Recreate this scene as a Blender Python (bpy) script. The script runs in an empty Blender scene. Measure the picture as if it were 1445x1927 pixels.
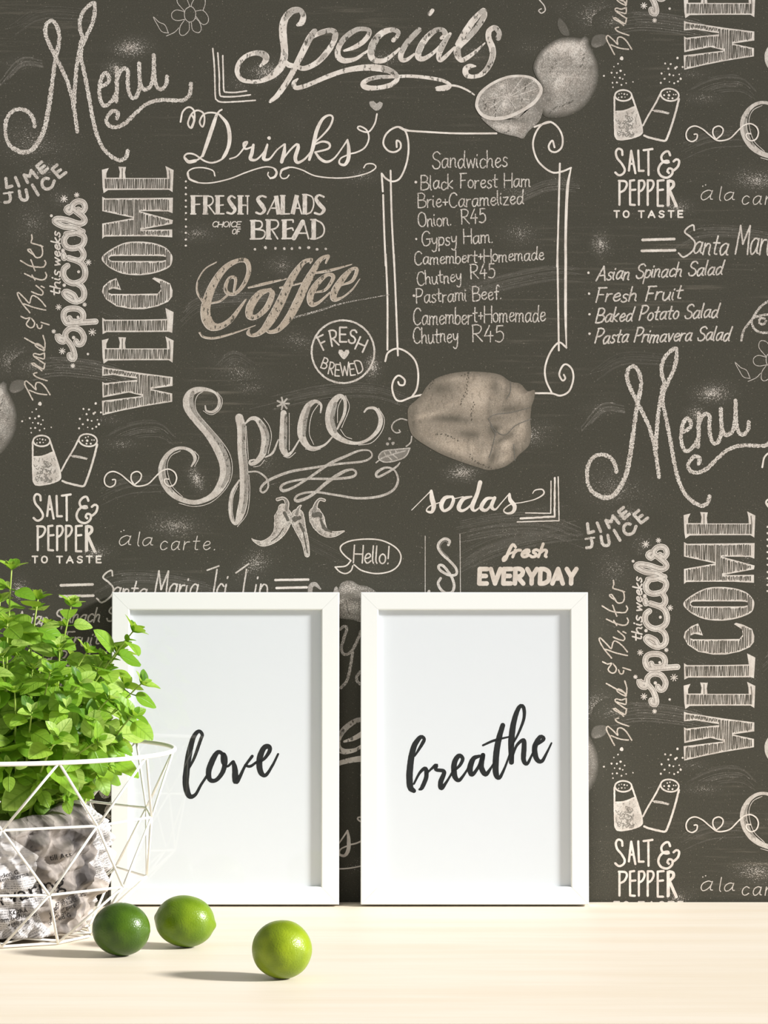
import bpy, bmesh, math, random
from math import sin, cos, pi, radians as R, sqrt, atan2, exp
from mathutils import Vector, Matrix, noise

# ------------------------------------------------------------ camera, light
SC = bpy.context.scene
COL = SC.collection
FPX, CAMD, CAMH = 5700.0, 3.05, 0.3925          # focal length in px, distance to wall, height over table
cd = bpy.data.cameras.new('camera')
cam = bpy.data.objects.new('camera', cd)
COL.objects.link(cam)
cam.location = (0, -CAMD, CAMH)
cam.rotation_euler = (pi/2, 0, 0)
cd.sensor_fit = 'VERTICAL'
cd.sensor_height = 36.0
cd.sensor_width = 36.0*1445/1927
cd.lens = 36.0*FPX/1927
cd.clip_start = 0.05
SC.camera = cam

AZ, EL = R(16), R(26)                            # daylight from the right, a little in front of the wall
sd = bpy.data.lights.new('daylight', 'SUN')
sun = bpy.data.objects.new('daylight', sd)
COL.objects.link(sun)
sun.rotation_euler = Vector((-cos(AZ)*cos(EL), sin(AZ)*cos(EL), -sin(EL))).to_track_quat('-Z', 'Y').to_euler()
sun.location = (2.5, -1, 1.6)
sd.energy = 7.1
sd.angle = R(8)
sd.color = (1.0, 0.985, 0.96)

W = bpy.data.worlds.new('world')
SC.world = W
W.use_nodes = True
W.node_tree.nodes['Background'].inputs[0].default_value = (1.0, 0.99, 0.985, 1)
W.node_tree.nodes['Background'].inputs[1].default_value = 0.41
SC.view_settings.view_transform = 'Standard'
SC.view_settings.look = 'None'
SC.view_settings.exposure = 0.0
SC.view_settings.gamma = 1.0
SC.view_settings.use_curve_mapping = False

# ------------------------------------------------------------ helpers
def srgb(r, g, b):
    f = lambda c: (c/255/12.92) if c/255 <= .04045 else ((c/255+.055)/1.055)**2.4
    return (f(r), f(g), f(b), 1)

def empty(name, loc=(0, 0, 0), label=None, cat=None, group=None):
    o = bpy.data.objects.new(name, None)
    COL.objects.link(o)
    o.location = loc
    o.empty_display_size = .02
    if label: o['label'] = label
    if cat: o['category'] = cat
    if group: o['group'] = group
    return o

def mesh_obj(name, verts, faces, mat, parent=None, smooth=False, loc=None):
    me = bpy.data.meshes.new(name)
    me.from_pydata([tuple(v) for v in verts], [], faces)
    me.update()
    for m in (mat if isinstance(mat, (list, tuple)) else [mat]):
        me.materials.append(m)
    if smooth:
        for p in me.polygons: p.use_smooth = True
    o = bpy.data.objects.new(name, me)
    COL.objects.link(o)
    if parent: o.parent = parent
    if loc: o.location = loc
    return o

def box_vf(x0, x1, y0, y1, z0, z1):
    v = [(x, y, z) for x in (x0, x1) for y in (y0, y1) for z in (z0, z1)]
    f = [(0, 1, 3, 2), (4, 6, 7, 5), (0, 4, 5, 1), (2, 3, 7, 6), (0, 2, 6, 4), (1, 5, 7, 3)]
    return v, f

def tube_vf(pts, rad, n=8, closed=False, caps=True):
    pts = [Vector(p) for p in pts]
    m = len(pts)
    vs, fs = [], []
    up = None
    for i, p in enumerate(pts):
        if closed: t = pts[(i+1) % m]-pts[i-1]
        else: t = pts[min(i+1, m-1)]-pts[max(i-1, 0)]
        t.normalize()
        if up is None:
            up = Vector((0, 0, 1)) if abs(t.z) < .9 else Vector((1, 0, 0))
        a = t.cross(up)
        if a.length < 1e-6: a = t.orthogonal()
        a.normalize()
        b = a.cross(t).normalized()
        up = b
        r = rad[i] if isinstance(rad, (list, tuple)) else rad
        for k in range(n):
            q = 2*pi*k/n
            vs.append(p+(a*cos(q)+b*sin(q))*r)
    for i in range(m if closed else m-1):
        j = (i+1) % m
        for k in range(n):
            l = (k+1) % n
            fs.append((i*n+k, i*n+l, j*n+l, j*n+k))
    if not closed and caps:
        fs.append(tuple(range(n-1, -1, -1)))
        fs.append(tuple((m-1)*n+k for k in range(n)))
    return vs, fs

class NT:
    def __init__(s, name):
        s.m = bpy.data.materials.new(name)
        s.m.use_nodes = True
        s.t = s.m.node_tree
        s.bsdf = s.t.nodes['Principled BSDF']
        s.out = s.t.nodes['Material Output']
    def n(s, typ, **kw):
        nd = s.t.nodes.new(typ)
        for k, v in kw.items(): setattr(nd, k, v)
        return nd
    def put(s, sock, v):
        if isinstance(v, bpy.types.NodeSocket): s.t.links.new(v, sock)
        elif v is not None: sock.default_value = v
    def math(s, op, a, b=None, c=None, clamp=False):
        nd = s.n('ShaderNodeMath', operation=op, use_clamp=clamp)
        for i, v in enumerate((a, b, c)): s.put(nd.inputs[i], v)
        return nd.outputs[0]
    def smooth(s, x, lo, hi, to0=0.0, to1=1.0):
        nd = s.n('ShaderNodeMapRange', interpolation_type='SMOOTHSTEP')
        s.put(nd.inputs['Value'], x)
        nd.inputs['From Min'].default_value = lo
        nd.inputs['From Max'].default_value = hi
        nd.inputs['To Min'].default_value = to0
        nd.inputs['To Max'].default_value = to1
        return nd.outputs['Result']
    def noise(s, vec, scale, detail=2.0, rough=.5):
        nd = s.n('ShaderNodeTexNoise')
        s.put(nd.inputs['Vector'], vec)
        nd.inputs['Scale'].default_value = scale
        nd.inputs['Detail'].default_value = detail
        nd.inputs['Roughness'].default_value = rough
        return nd.outputs['Fac']
    def mapping(s, vec, scale=(1, 1, 1), rot=(0, 0, 0), loc=(0, 0, 0)):
        nd = s.n('ShaderNodeMapping')
        s.put(nd.inputs['Vector'], vec)
        nd.inputs['Scale'].default_value = scale
        nd.inputs['Rotation'].default_value = rot
        nd.inputs['Location'].default_value = loc
        return nd.outputs[0]
    def mix(s, f, a, b):
        nd = s.n('ShaderNodeMix', data_type='RGBA')
        s.put(nd.inputs[0], f); s.put(nd.inputs[6], a); s.put(nd.inputs[7], b)
        return nd.outputs[2]
    def coord(s, which='Object'):
        return s.n('ShaderNodeTexCoord').outputs[which]
    def bump(s, h, strength=.3, dist=.001):
        nd = s.n('ShaderNodeBump')
        s.put(nd.inputs['Height'], h)
        nd.inputs['Strength'].default_value = strength
        nd.inputs['Distance'].default_value = dist
        s.t.links.new(nd.outputs[0], s.bsdf.inputs['Normal'])
    def base(s, col, rough=.5, spec=.5):
        s.put(s.bsdf.inputs['Base Color'], col)
        s.put(s.bsdf.inputs['Roughness'], rough)
        s.bsdf.inputs['Specular IOR Level'].default_value = spec
        return s.m

# ------------------------------------------------------------ materials
def mat_wallpaper():
    s = NT('chalkboard_wallpaper')
    co = s.coord()
    at = s.n('ShaderNodeAttribute', attribute_name='ink')
    sep = s.n('ShaderNodeSeparateColor')
    s.t.links.new(at.outputs['Color'], sep.inputs[0])
    r, g, b = sep.outputs
    fine = s.noise(co, 1000, 2, .65)
    clump = s.noise(co, 420, 1, .5)
    gr = s.math('ADD', s.math('MULTIPLY', fine, .78), s.math('MULTIPLY', clump, .22))
    wear = s.noise(s.mapping(co, (1.4, 1, .7), (0, .5, 0)), 230, 3, .6)
    hole2 = s.math('MULTIPLY', s.smooth(wear, .565, .61), b)
    thr = s.math('SUBTRACT', gr, s.math('SUBTRACT', .70, s.math('MULTIPLY', r, .30)))
    cover = s.math('MULTIPLY', s.smooth(thr, -.02, .035), s.math('ADD', .5, s.math('MULTIPLY', r, .45)))
    mask = s.math('ADD', s.math('MULTIPLY', r, s.math('SUBTRACT', 1.0, g)), s.math('MULTIPLY', cover, g))
    mask = s.math('MULTIPLY', mask, s.math('SUBTRACT', 1.0, hole2, clamp=True))
    soft = s.noise(co, 90, 3, .6)
    mask = s.math('MULTIPLY', mask, s.smooth(soft, .25, .7, .86, 1.0), clamp=True)
    # rubbed chalk dust of the printed board
    patch = s.smooth(s.noise(co, 7, 4, .6), .5, .8)
    speck = s.smooth(s.noise(co, 900, 2, .7), .58, .72)
    strk = s.noise(s.mapping(co, (3, 1, 60), (0, .12, 0)), 4, 4, .6)
    patch2 = s.smooth(s.noise(co, 4.1, 2, .5), .5, .7)
    d = s.math('MULTIPLY', s.math('MULTIPLY', patch, speck), .42)
    d2 = s.math('MULTIPLY', s.math('MULTIPLY', s.smooth(strk, .52, .74), patch2), .16)
    d3 = s.math('MULTIPLY', s.smooth(s.noise(co, 650, 1, .5), .66, .78), .34)
    dust = s.math('ADD', s.math('ADD', d, d2), d3)
    board = s.mix(s.smooth(fine, .3, .7), srgb(66, 64, 56), srgb(77, 75, 66))
    board = s.mix(dust, board, srgb(190, 178, 162))
    chalk = s.mix(s.smooth(soft, .3, .7), srgb(224, 213, 203), srgb(238, 230, 221))
    chalk = s.mix(at.outputs['Alpha'], srgb(200, 180, 157), chalk)
    col = s.mix(mask, board, chalk)
    s.bump(s.noise(co, 500, 2, .5), .06, .0006)
    return s.base(col, .85, .15)

def plain(name, col, rough=.5, spec=.5):
    return NT(name).base(col, rough, spec)

def mat_wood():
    s = NT('birch_wood')
    co = s.coord()
    a = s.noise(s.mapping(co, (1.2, 9, 9)), 3.2, 5, .55)
    b = s.noise(s.mapping(co, (2.5, 110, 60)), 2, 4, .6)
    c = s.mix(s.smooth(a, .3, .72), srgb(232, 222, 206), srgb(227, 214, 194))
    c = s.mix(s.math('MULTIPLY', s.smooth(b, .5, .75), .10), c, srgb(205, 178, 142))
    v = s.n('ShaderNodeTexVoronoi')
    s.put(v.inputs['Vector'], s.mapping(co, (1, 1.0, 1)))
    v.inputs['Scale'].default_value = 7.0
    k = s.smooth(v.outputs['Distance'], .012, .022, 1, 0)
    c = s.mix(s.math('MULTIPLY', k, .45), c, srgb(150, 105, 60))
    s.bump(b, .08, .0005)
    return s.base(c, .55, .3)

def mat_lime(name, c0, c1):
    s = NT(name)
    co = s.coord()
    big = s.noise(co, 40, 2, .5)
    c = s.mix(s.smooth(big, .35, .65), c0, c1)
    pores = s.n('ShaderNodeTexVoronoi')
    s.put(pores.inputs['Vector'], co)
    pores.inputs['Scale'].default_value = 520
    c = s.mix(s.smooth(pores.outputs['Distance'], .0, .35, .18, 0), c, c0)
    s.bump(s.smooth(pores.outputs['Distance'], 0, .6), .2, .0007)
    return s.base(c, .33, .42)

def mat_leaf():
    s = NT('herb_leaf')
    uv = s.coord('UV')
    sp = s.n('ShaderNodeSeparateXYZ')
    s.t.links.new(uv, sp.inputs[0])
    u, v = sp.outputs[0], sp.outputs[1]
    au = s.math('ABSOLUTE', s.math('SUBTRACT', u, .5))
    mid = s.smooth(au, .012, .05, 1, 0)
    side = s.math('SINE', s.math('MULTIPLY', s.math('SUBTRACT', v, s.math('MULTIPLY', s.math('POWER', au, 1.3), .8)), 31))
    side = s.math('MULTIPLY', s.smooth(side, .8, 1.0), .55)
    vein = s.math('MAXIMUM', mid, side)
    geo = s.n('ShaderNodeNewGeometry')
    rnd = geo.outputs['Random Per Island']
    cr = s.n('ShaderNodeValToRGB')
    s.t.links.new(rnd, cr.inputs[0])
    e = cr.color_ramp.elements
    e[0].position = 0; e[0].color = srgb(66, 116, 20)
    e[1].position = 1; e[1].color = srgb(192, 216, 118)
    x = e.new(.42); x.color = srgb(126, 174, 46)
    x = e.new(.7); x.color = srgb(160, 200, 72)
    c = s.mix(s.math('MULTIPLY', vein, .6), cr.outputs[0], srgb(104, 150, 44))
    c = s.mix(s.smooth(s.noise(s.coord(), 160, 2), .4, .7, 0, .25), c, srgb(92, 140, 30))
    s.base(c, .42, .4)
    tr = s.n('ShaderNodeBsdfTranslucent')
    hue = s.mix(.5, c, srgb(190, 214, 70))
    s.t.links.new(hue, tr.inputs[0])
    mx = s.n('ShaderNodeMixShader')
    mx.inputs[0].default_value = .45
    s.t.links.new(s.bsdf.outputs[0], mx.inputs[1])
    s.t.links.new(tr.outputs[0], mx.inputs[2])
    s.t.links.new(mx.outputs[0], s.out.inputs[0])
    s.bump(vein, .5, .0006)
    return s.m

def mat_glass():
    s = NT('frame_glass')
    s.t.nodes.remove(s.bsdf)
    tr = s.n('ShaderNodeBsdfTransparent')
    gl = s.n('ShaderNodeBsdfGlossy')
    gl.inputs['Roughness'].default_value = .01
    mx = s.n('ShaderNodeMixShader')
    mx.inputs[0].default_value = .028
    s.t.links.new(tr.outputs[0], mx.inputs[1])
    s.t.links.new(gl.outputs[0], mx.inputs[2])
    s.t.links.new(mx.outputs[0], s.out.inputs[0])
    return s.m

def mat_newsprint():
    s = NT('newsprint')
    uv = s.coord('UV')
    v = s.n('ShaderNodeTexVoronoi')
    s.put(v.inputs['Vector'], uv)
    v.inputs['Scale'].default_value = 14
    sc = s.n('ShaderNodeSeparateColor')
    s.t.links.new(v.outputs['Color'], sc.inputs[0])
    rot = s.n('ShaderNodeVectorRotate', rotation_type='Z_AXIS')
    s.put(rot.inputs['Vector'], uv)
    s.put(rot.inputs['Angle'], s.math('MULTIPLY', s.math('SUBTRACT', sc.outputs[0], .5), 1.6))
    p = rot.outputs[0]
    sp = s.n('ShaderNodeSeparateXYZ')
    s.t.links.new(p, sp.inputs[0])
    row = s.math('FRACT', s.math('MULTIPLY', sp.outputs[1], 400))
    rowm = s.math('MULTIPLY', s.smooth(row, .22, .32), s.smooth(row, .68, .78, 1, 0))
    rid = s.math('FLOOR', s.math('MULTIPLY', sp.outputs[1], 400))
    cmb = s.n('ShaderNodeCombineXYZ')
    s.put(cmb.inputs[0], s.math('MULTIPLY', sp.outputs[0], 1150))
    s.put(cmb.inputs[1], s.math('MULTIPLY', rid, 7.31))
    letters = s.smooth(s.noise(cmb.outputs[0], 1.0, 2, .6), .44, .52)
    txt = s.math('MULTIPLY', rowm, letters)
    has = s.smooth(sc.outputs[1], .5, .52)
    txt = s.math('MULTIPLY', txt, has)
    pic = s.smooth(sc.outputs[2], .68, .70)
    picn = s.smooth(s.noise(s.mapping(uv, (1, .45, 1), (0, 0, .5)), 26, 5, .55), .34, .66)
    c = s.mix(s.smooth(s.noise(uv, 25, 3), .3, .7), srgb(216, 213, 213), srgb(190, 186, 185))
    c = s.mix(s.math('MULTIPLY', txt, .6), c, srgb(50, 48, 48))
    pc = s.mix(picn, srgb(74, 70, 69), srgb(186, 176, 168))
    c = s.mix(pic, c, pc)
    cz = s.n('ShaderNodeTexVoronoi', feature='DISTANCE_TO_EDGE')
    s.put(cz.inputs['Vector'], s.mapping(uv, (1, .55, 1), (0, 0, .6)))
    cz.inputs['Scale'].default_value = 52
    cz2 = s.n('ShaderNodeTexVoronoi')
    s.put(cz2.inputs['Vector'], uv)
    cz2.inputs['Scale'].default_value = 75
    s.bump(s.math('ADD', s.smooth(cz.outputs[0], 0, .5), s.math('MULTIPLY', cz2.outputs['Distance'], .6)), .8, .006)
    return s.base(c, .8, .2)

M = dict(
    wall=mat_wallpaper(), wood=mat_wood(), leaf=mat_leaf(), glass=mat_glass(), news=mat_newsprint(),
    frame=plain('white_lacquer', srgb(237, 239, 237), .4, .35),
    paper=plain('print_paper', srgb(226, 231, 236), .8, .1),
    ink=plain('black_ink', srgb(24, 27, 26), .7, .2),
    news_ink=plain('newspaper_ink', srgb(42, 40, 40), .8, .1),
    board=plain('brown_hardboard', srgb(120, 88, 58), .8, .2),
    wire=plain('white_coated_wire', srgb(243, 240, 232), .4, .45),
    soil=plain('potting_soil', srgb(45, 34, 24), .95, .1),
    stem=plain('herb_stem', srgb(168, 190, 92), .5, .3),
    scar=plain('lime_stem_scar', srgb(150, 128, 60), .7, .2),
    floor=plain('grey_floor', srgb(150, 140, 128), .6, .3),
)
# ------------------------------------------------------------ printed wallpaper
WS = FPX/CAMD                                    # wall scale, px per metre
random.seed(4)
VIEWS = dict(A=(0, 0, 3.6125), B=(390, 0, 4.8167), C=(660, 0, 4.8167), D=(870, 0, 4.8167), E=(330, 180, 3.6125),
    F=(180, 300, 7.706), G=(180, 540, 7.706), H=(0, 290, 7.135), I=(0, 540, 7.225), J=(710, 220, 3.705),
    K=(710, 480, 3.705), L=(350, 470, 3.6125), M=(290, 710, 5.78), N=(450, 720, 4.25), O=(740, 680, 4.983),
    P=(460, 890, 4.5156), Q=(760, 880, 4.1286), R=(30, 750, 4.5156), S=(100, 980, 3.4405),
    T=(-4.5, 1060, 4.0704), U=(620, 1080, 6.02), V=(620, 1380, 5.84))

class Print:
    """flat printed shapes: vertices (x, y, layer) in pattern units, with an ink value per vertex"""
    def __init__(s):
        s.v, s.c, s.f, s.k = [], [], [], 0
    def add(s, pts, faces, layer, ink, ramp=False):
        o = len(s.v)
        s.k += 1
        n = len(pts)
        for i, p in enumerate(pts):      # each piece of print lies a hair above the one before
            s.v.append((p[0], p[1], p[2] if len(p) == 3 else layer+(s.k % 30)*.013+(.35*i/n if ramp else 0)))
            s.c.append(ink[i] if isinstance(ink, list) else ink)
        s.f += [tuple(o+k for k in f) for f in faces]
PR = Print()

def spline(P, step, closed=False):
    n = len(P)
    if n < 3: closed = False
    out = []
    dim = len(P[0])
    for i in range(n if closed else n-1):
        if closed:
            a, b, c, d = P[i-1], P[i], P[(i+1) % n], P[(i+2) % n]
        else:
            b, c = P[i], P[i+1]
            a = P[i-1] if i > 0 else tuple(2*b[k]-c[k] for k in range(dim))
            d = P[i+2] if i+2 < n else tuple(2*c[k]-b[k] for k in range(dim))
        L = sqrt((c[0]-b[0])**2+(c[1]-b[1])**2)
        m = max(1, int(L/step))
        for j in range(m):
            t = j/m
            out.append(tuple(.5*(2*b[k]+(c[k]-a[k])*t+(2*a[k]-5*b[k]+4*c[k]-d[k])*t*t+(3*b[k]-a[k]-3*c[k]+d[k])*t**3) for k in range(dim)))
    out.append(P[0] if closed else P[-1])
    return out

def ribbon(pts, ink, layer=1, jit=0.0, cap=True, core=None, target=None):
    """pts: (x, y, width) samples"""
    tg = target or PR
    n = len(pts)
    if n < 2: return
    q = [(Vector((p[0], p[1])), p[2]) for p in pts]
    t0 = (q[1][0]-q[0][0]); t1 = (q[-1][0]-q[-2][0])
    if t0.length < 1e-9 or t1.length < 1e-9: return
    t0.normalize(); t1.normalize()
    if cap:
        h0, h1 = q[0][1]/2, q[-1][1]/2
        q = [(q[0][0]-t0*h0*k, q[0][1]*sqrt(max(0, 1-k*k))) for k in (.98, .8, .45)]+q+[(q[-1][0]+t1*h1*k, q[-1][1]*sqrt(max(0, 1-k*k))) for k in (.45, .8, .98)]
    vs, fs, cs = [], [], []
    m = len(q)
    for i in range(m):
        a, b = q[max(i-1, 0)][0], q[min(i+1, m-1)][0]
        t = b-a
        if t.length < 1e-9: t = Vector((1, 0))
        t.normalize()
        nn = Vector((-t.y, t.x))
        h = q[i][1]/2
        j1 = h*(1+random.uniform(-jit, jit)); j2 = h*(1+random.uniform(-jit, jit))
        vs += [q[i][0]+nn*j1, q[i][0], q[i][0]-nn*j2]
        cs += [ink, core or ink, ink]
    for i in range(m-1):
        for k in (0, 1):
            fs.append((i*3+k, i*3+k+1, i*3+k+4, i*3+k+3))
    tg.add(vs, fs, layer, cs, True)

CH = (.95, .22, 0)       # solid chalk
TH = (1.0, .12, 0)       # thin clean line
GR = (.84, .97, 0)       # coarse chalk
HW = (.82, .35, 0)       # hand writing
TAN = (.76, .22, .9, .3)     # brushed tan
def pts_of(view, txt, k):
    x0, y0, s = VIEWS[view]
    a = [float(t) for t in txt.split()]
    out = []
    for i in range(0, len(a)-k+1, k):
        p = (x0+a[i]/s, y0+a[i+1]/s)
        out.append(p+((a[i+2]/s,) if k == 3 else ()))
    return out

def S(view, w, txt, ink=CH, layer=1, jit=0.06, smooth=True, closed=False, step=2.2, cap=True):
    """constant-width strokes, several separated by ';'"""
    sc = VIEWS[view][2]
    for part in txt.split(';'):
        p = [q+(w/sc,) for q in pts_of(view, part, 2)]
        if closed: p2 = spline(p, step, True)
        elif smooth: p2 = spline(p, step)
        else:
            for a, b in zip(p[:-1], p[1:]):
                ribbon(spline([a, b], 4), ink, layer, jit, cap)
            continue
        ribbon(p2, ink, layer, jit, cap)

def V(view, txt, ink=CH, layer=1, jit=0.03, grow=0.0, core=None, wk=1.0):
    """strokes with a width per point"""
    sc = VIEWS[view][2]
    for part in txt.split(';'):
        p = pts_of(view, part, 3)
        p = [(a, b, max(.6, c*wk+grow/sc)) for a, b, c in p]
        ribbon(spline(p, 2.2), ink, layer, jit, True, core)

def dot(view, x, y, r, ink=CH, layer=1, n=9):
    x0, y0, s = VIEWS[view]
    c = (x0+x/s, y0+y/s)
    ps = [c]+[(c[0]+r/s*random.uniform(.8, 1.15)*cos(2*pi*k/n), c[1]+r/s*random.uniform(.8, 1.15)*sin(2*pi*k/n)) for k in range(n)]
    PR.add(ps, [(0, 1+k, 1+(k+1) % n) for k in range(n)], layer, ink)

def dots(view, txt, ink=CH, layer=1):
    a = [float(t) for t in txt.split()]
    for i in range(0, len(a), 3): dot(view, a[i], a[i+1], a[i+2], ink, layer)

def star(view, x, y, r, w, n=4, ink=CH):
    for k in range(n):
        q = pi*k/n+.3
        S(view, w, f'{x-r*cos(q)} {y-r*sin(q)} {x+r*cos(q)} {y+r*sin(q)}', ink, 2)

def poly(view, txt, ink=CH, layer=1, smooth=False):
    from mathutils.geometry import tessellate_polygon
    p = pts_of(view, txt, 2)
    if smooth: p = spline(p, 3, True)[:-1]
    tri = tessellate_polygon([[Vector((a, b, 0)) for a, b in p]])
    PR.add(p, [tuple(t) for t in tri], layer, ink)
    return p

def shade(view, txt, base, blobs, layer=1, g=.4, edge=None, rings=14, b=0.0, warm=1.0):
    """printed drawing with tone: outline filled by rings, tone from blobs (x, y, rx, ry, amount)"""
    x0, y0, s = VIEWS[view]
    p = spline(pts_of(view, txt, 2), 4, True)[:-1]
    n = len(p)
    cx = sum(a for a, _ in p)/n; cy = sum(c for _, c in p)/n
    vs, cs, fs = [], [], []
    for i in range(rings+1):
        t = 1-(1-i/rings)**1.0
        for (a, c) in p:
            x = cx+(a-cx)*t; y = cy+(c-cy)*t
            tone = base
            for bl in blobs:
                bx, by, rx, ry, am = bl[:5]
                ro = bl[5] if len(bl) > 5 else 0
                ex, ey = (x-x0)*s-bx, (y-y0)*s-by
                u = (ex*cos(ro)+ey*sin(ro))/rx; w = (ey*cos(ro)-ex*sin(ro))/ry
                tone += am*exp(-(u*u+w*w))
            if edge is not None and t > .86:
                tone = tone*(1-(t-.86)/.14)+edge*((t-.86)/.14)
            vs.append((x, y)); cs.append((max(0, min(1, tone)), g, b, warm))
    for i in range(rings):
        for k in range(n):
            l = (k+1) % n
            fs.append((i*n+k, i*n+l, (i+1)*n+l, (i+1)*n+k))
    PR.add(vs, fs, layer, cs)

def smudge(cx, cy, rx, ry, rot, am):
    n, rings = 22, 5
    vs, cs, fs = [], [], []
    for i in range(rings+1):
        t = i/rings
        for k in range(n):
            q = 2*pi*k/n
            j = 1+.25*noise.noise(Vector((cx*.01+cos(q)*1.3, cy*.01+sin(q)*1.3, 0)))
            x, y = rx*t*cos(q)*j, ry*t*sin(q)*j
            p = (cx+x*cos(rot)-y*sin(rot), cy+x*sin(rot)+y*cos(rot))
            vs.append(p+(-.31,) if i == rings else p)
            cs.append((min(.82, am*1.5)*(1-t)**1.1, .955, 0))
    for i in range(rings):
        for k in range(n):
            l = (k+1) % n
            fs.append((i*n+k, i*n+l, (i+1)*n+l, (i+1)*n+k))
    PR.add(vs, fs, 0, cs)

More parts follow.
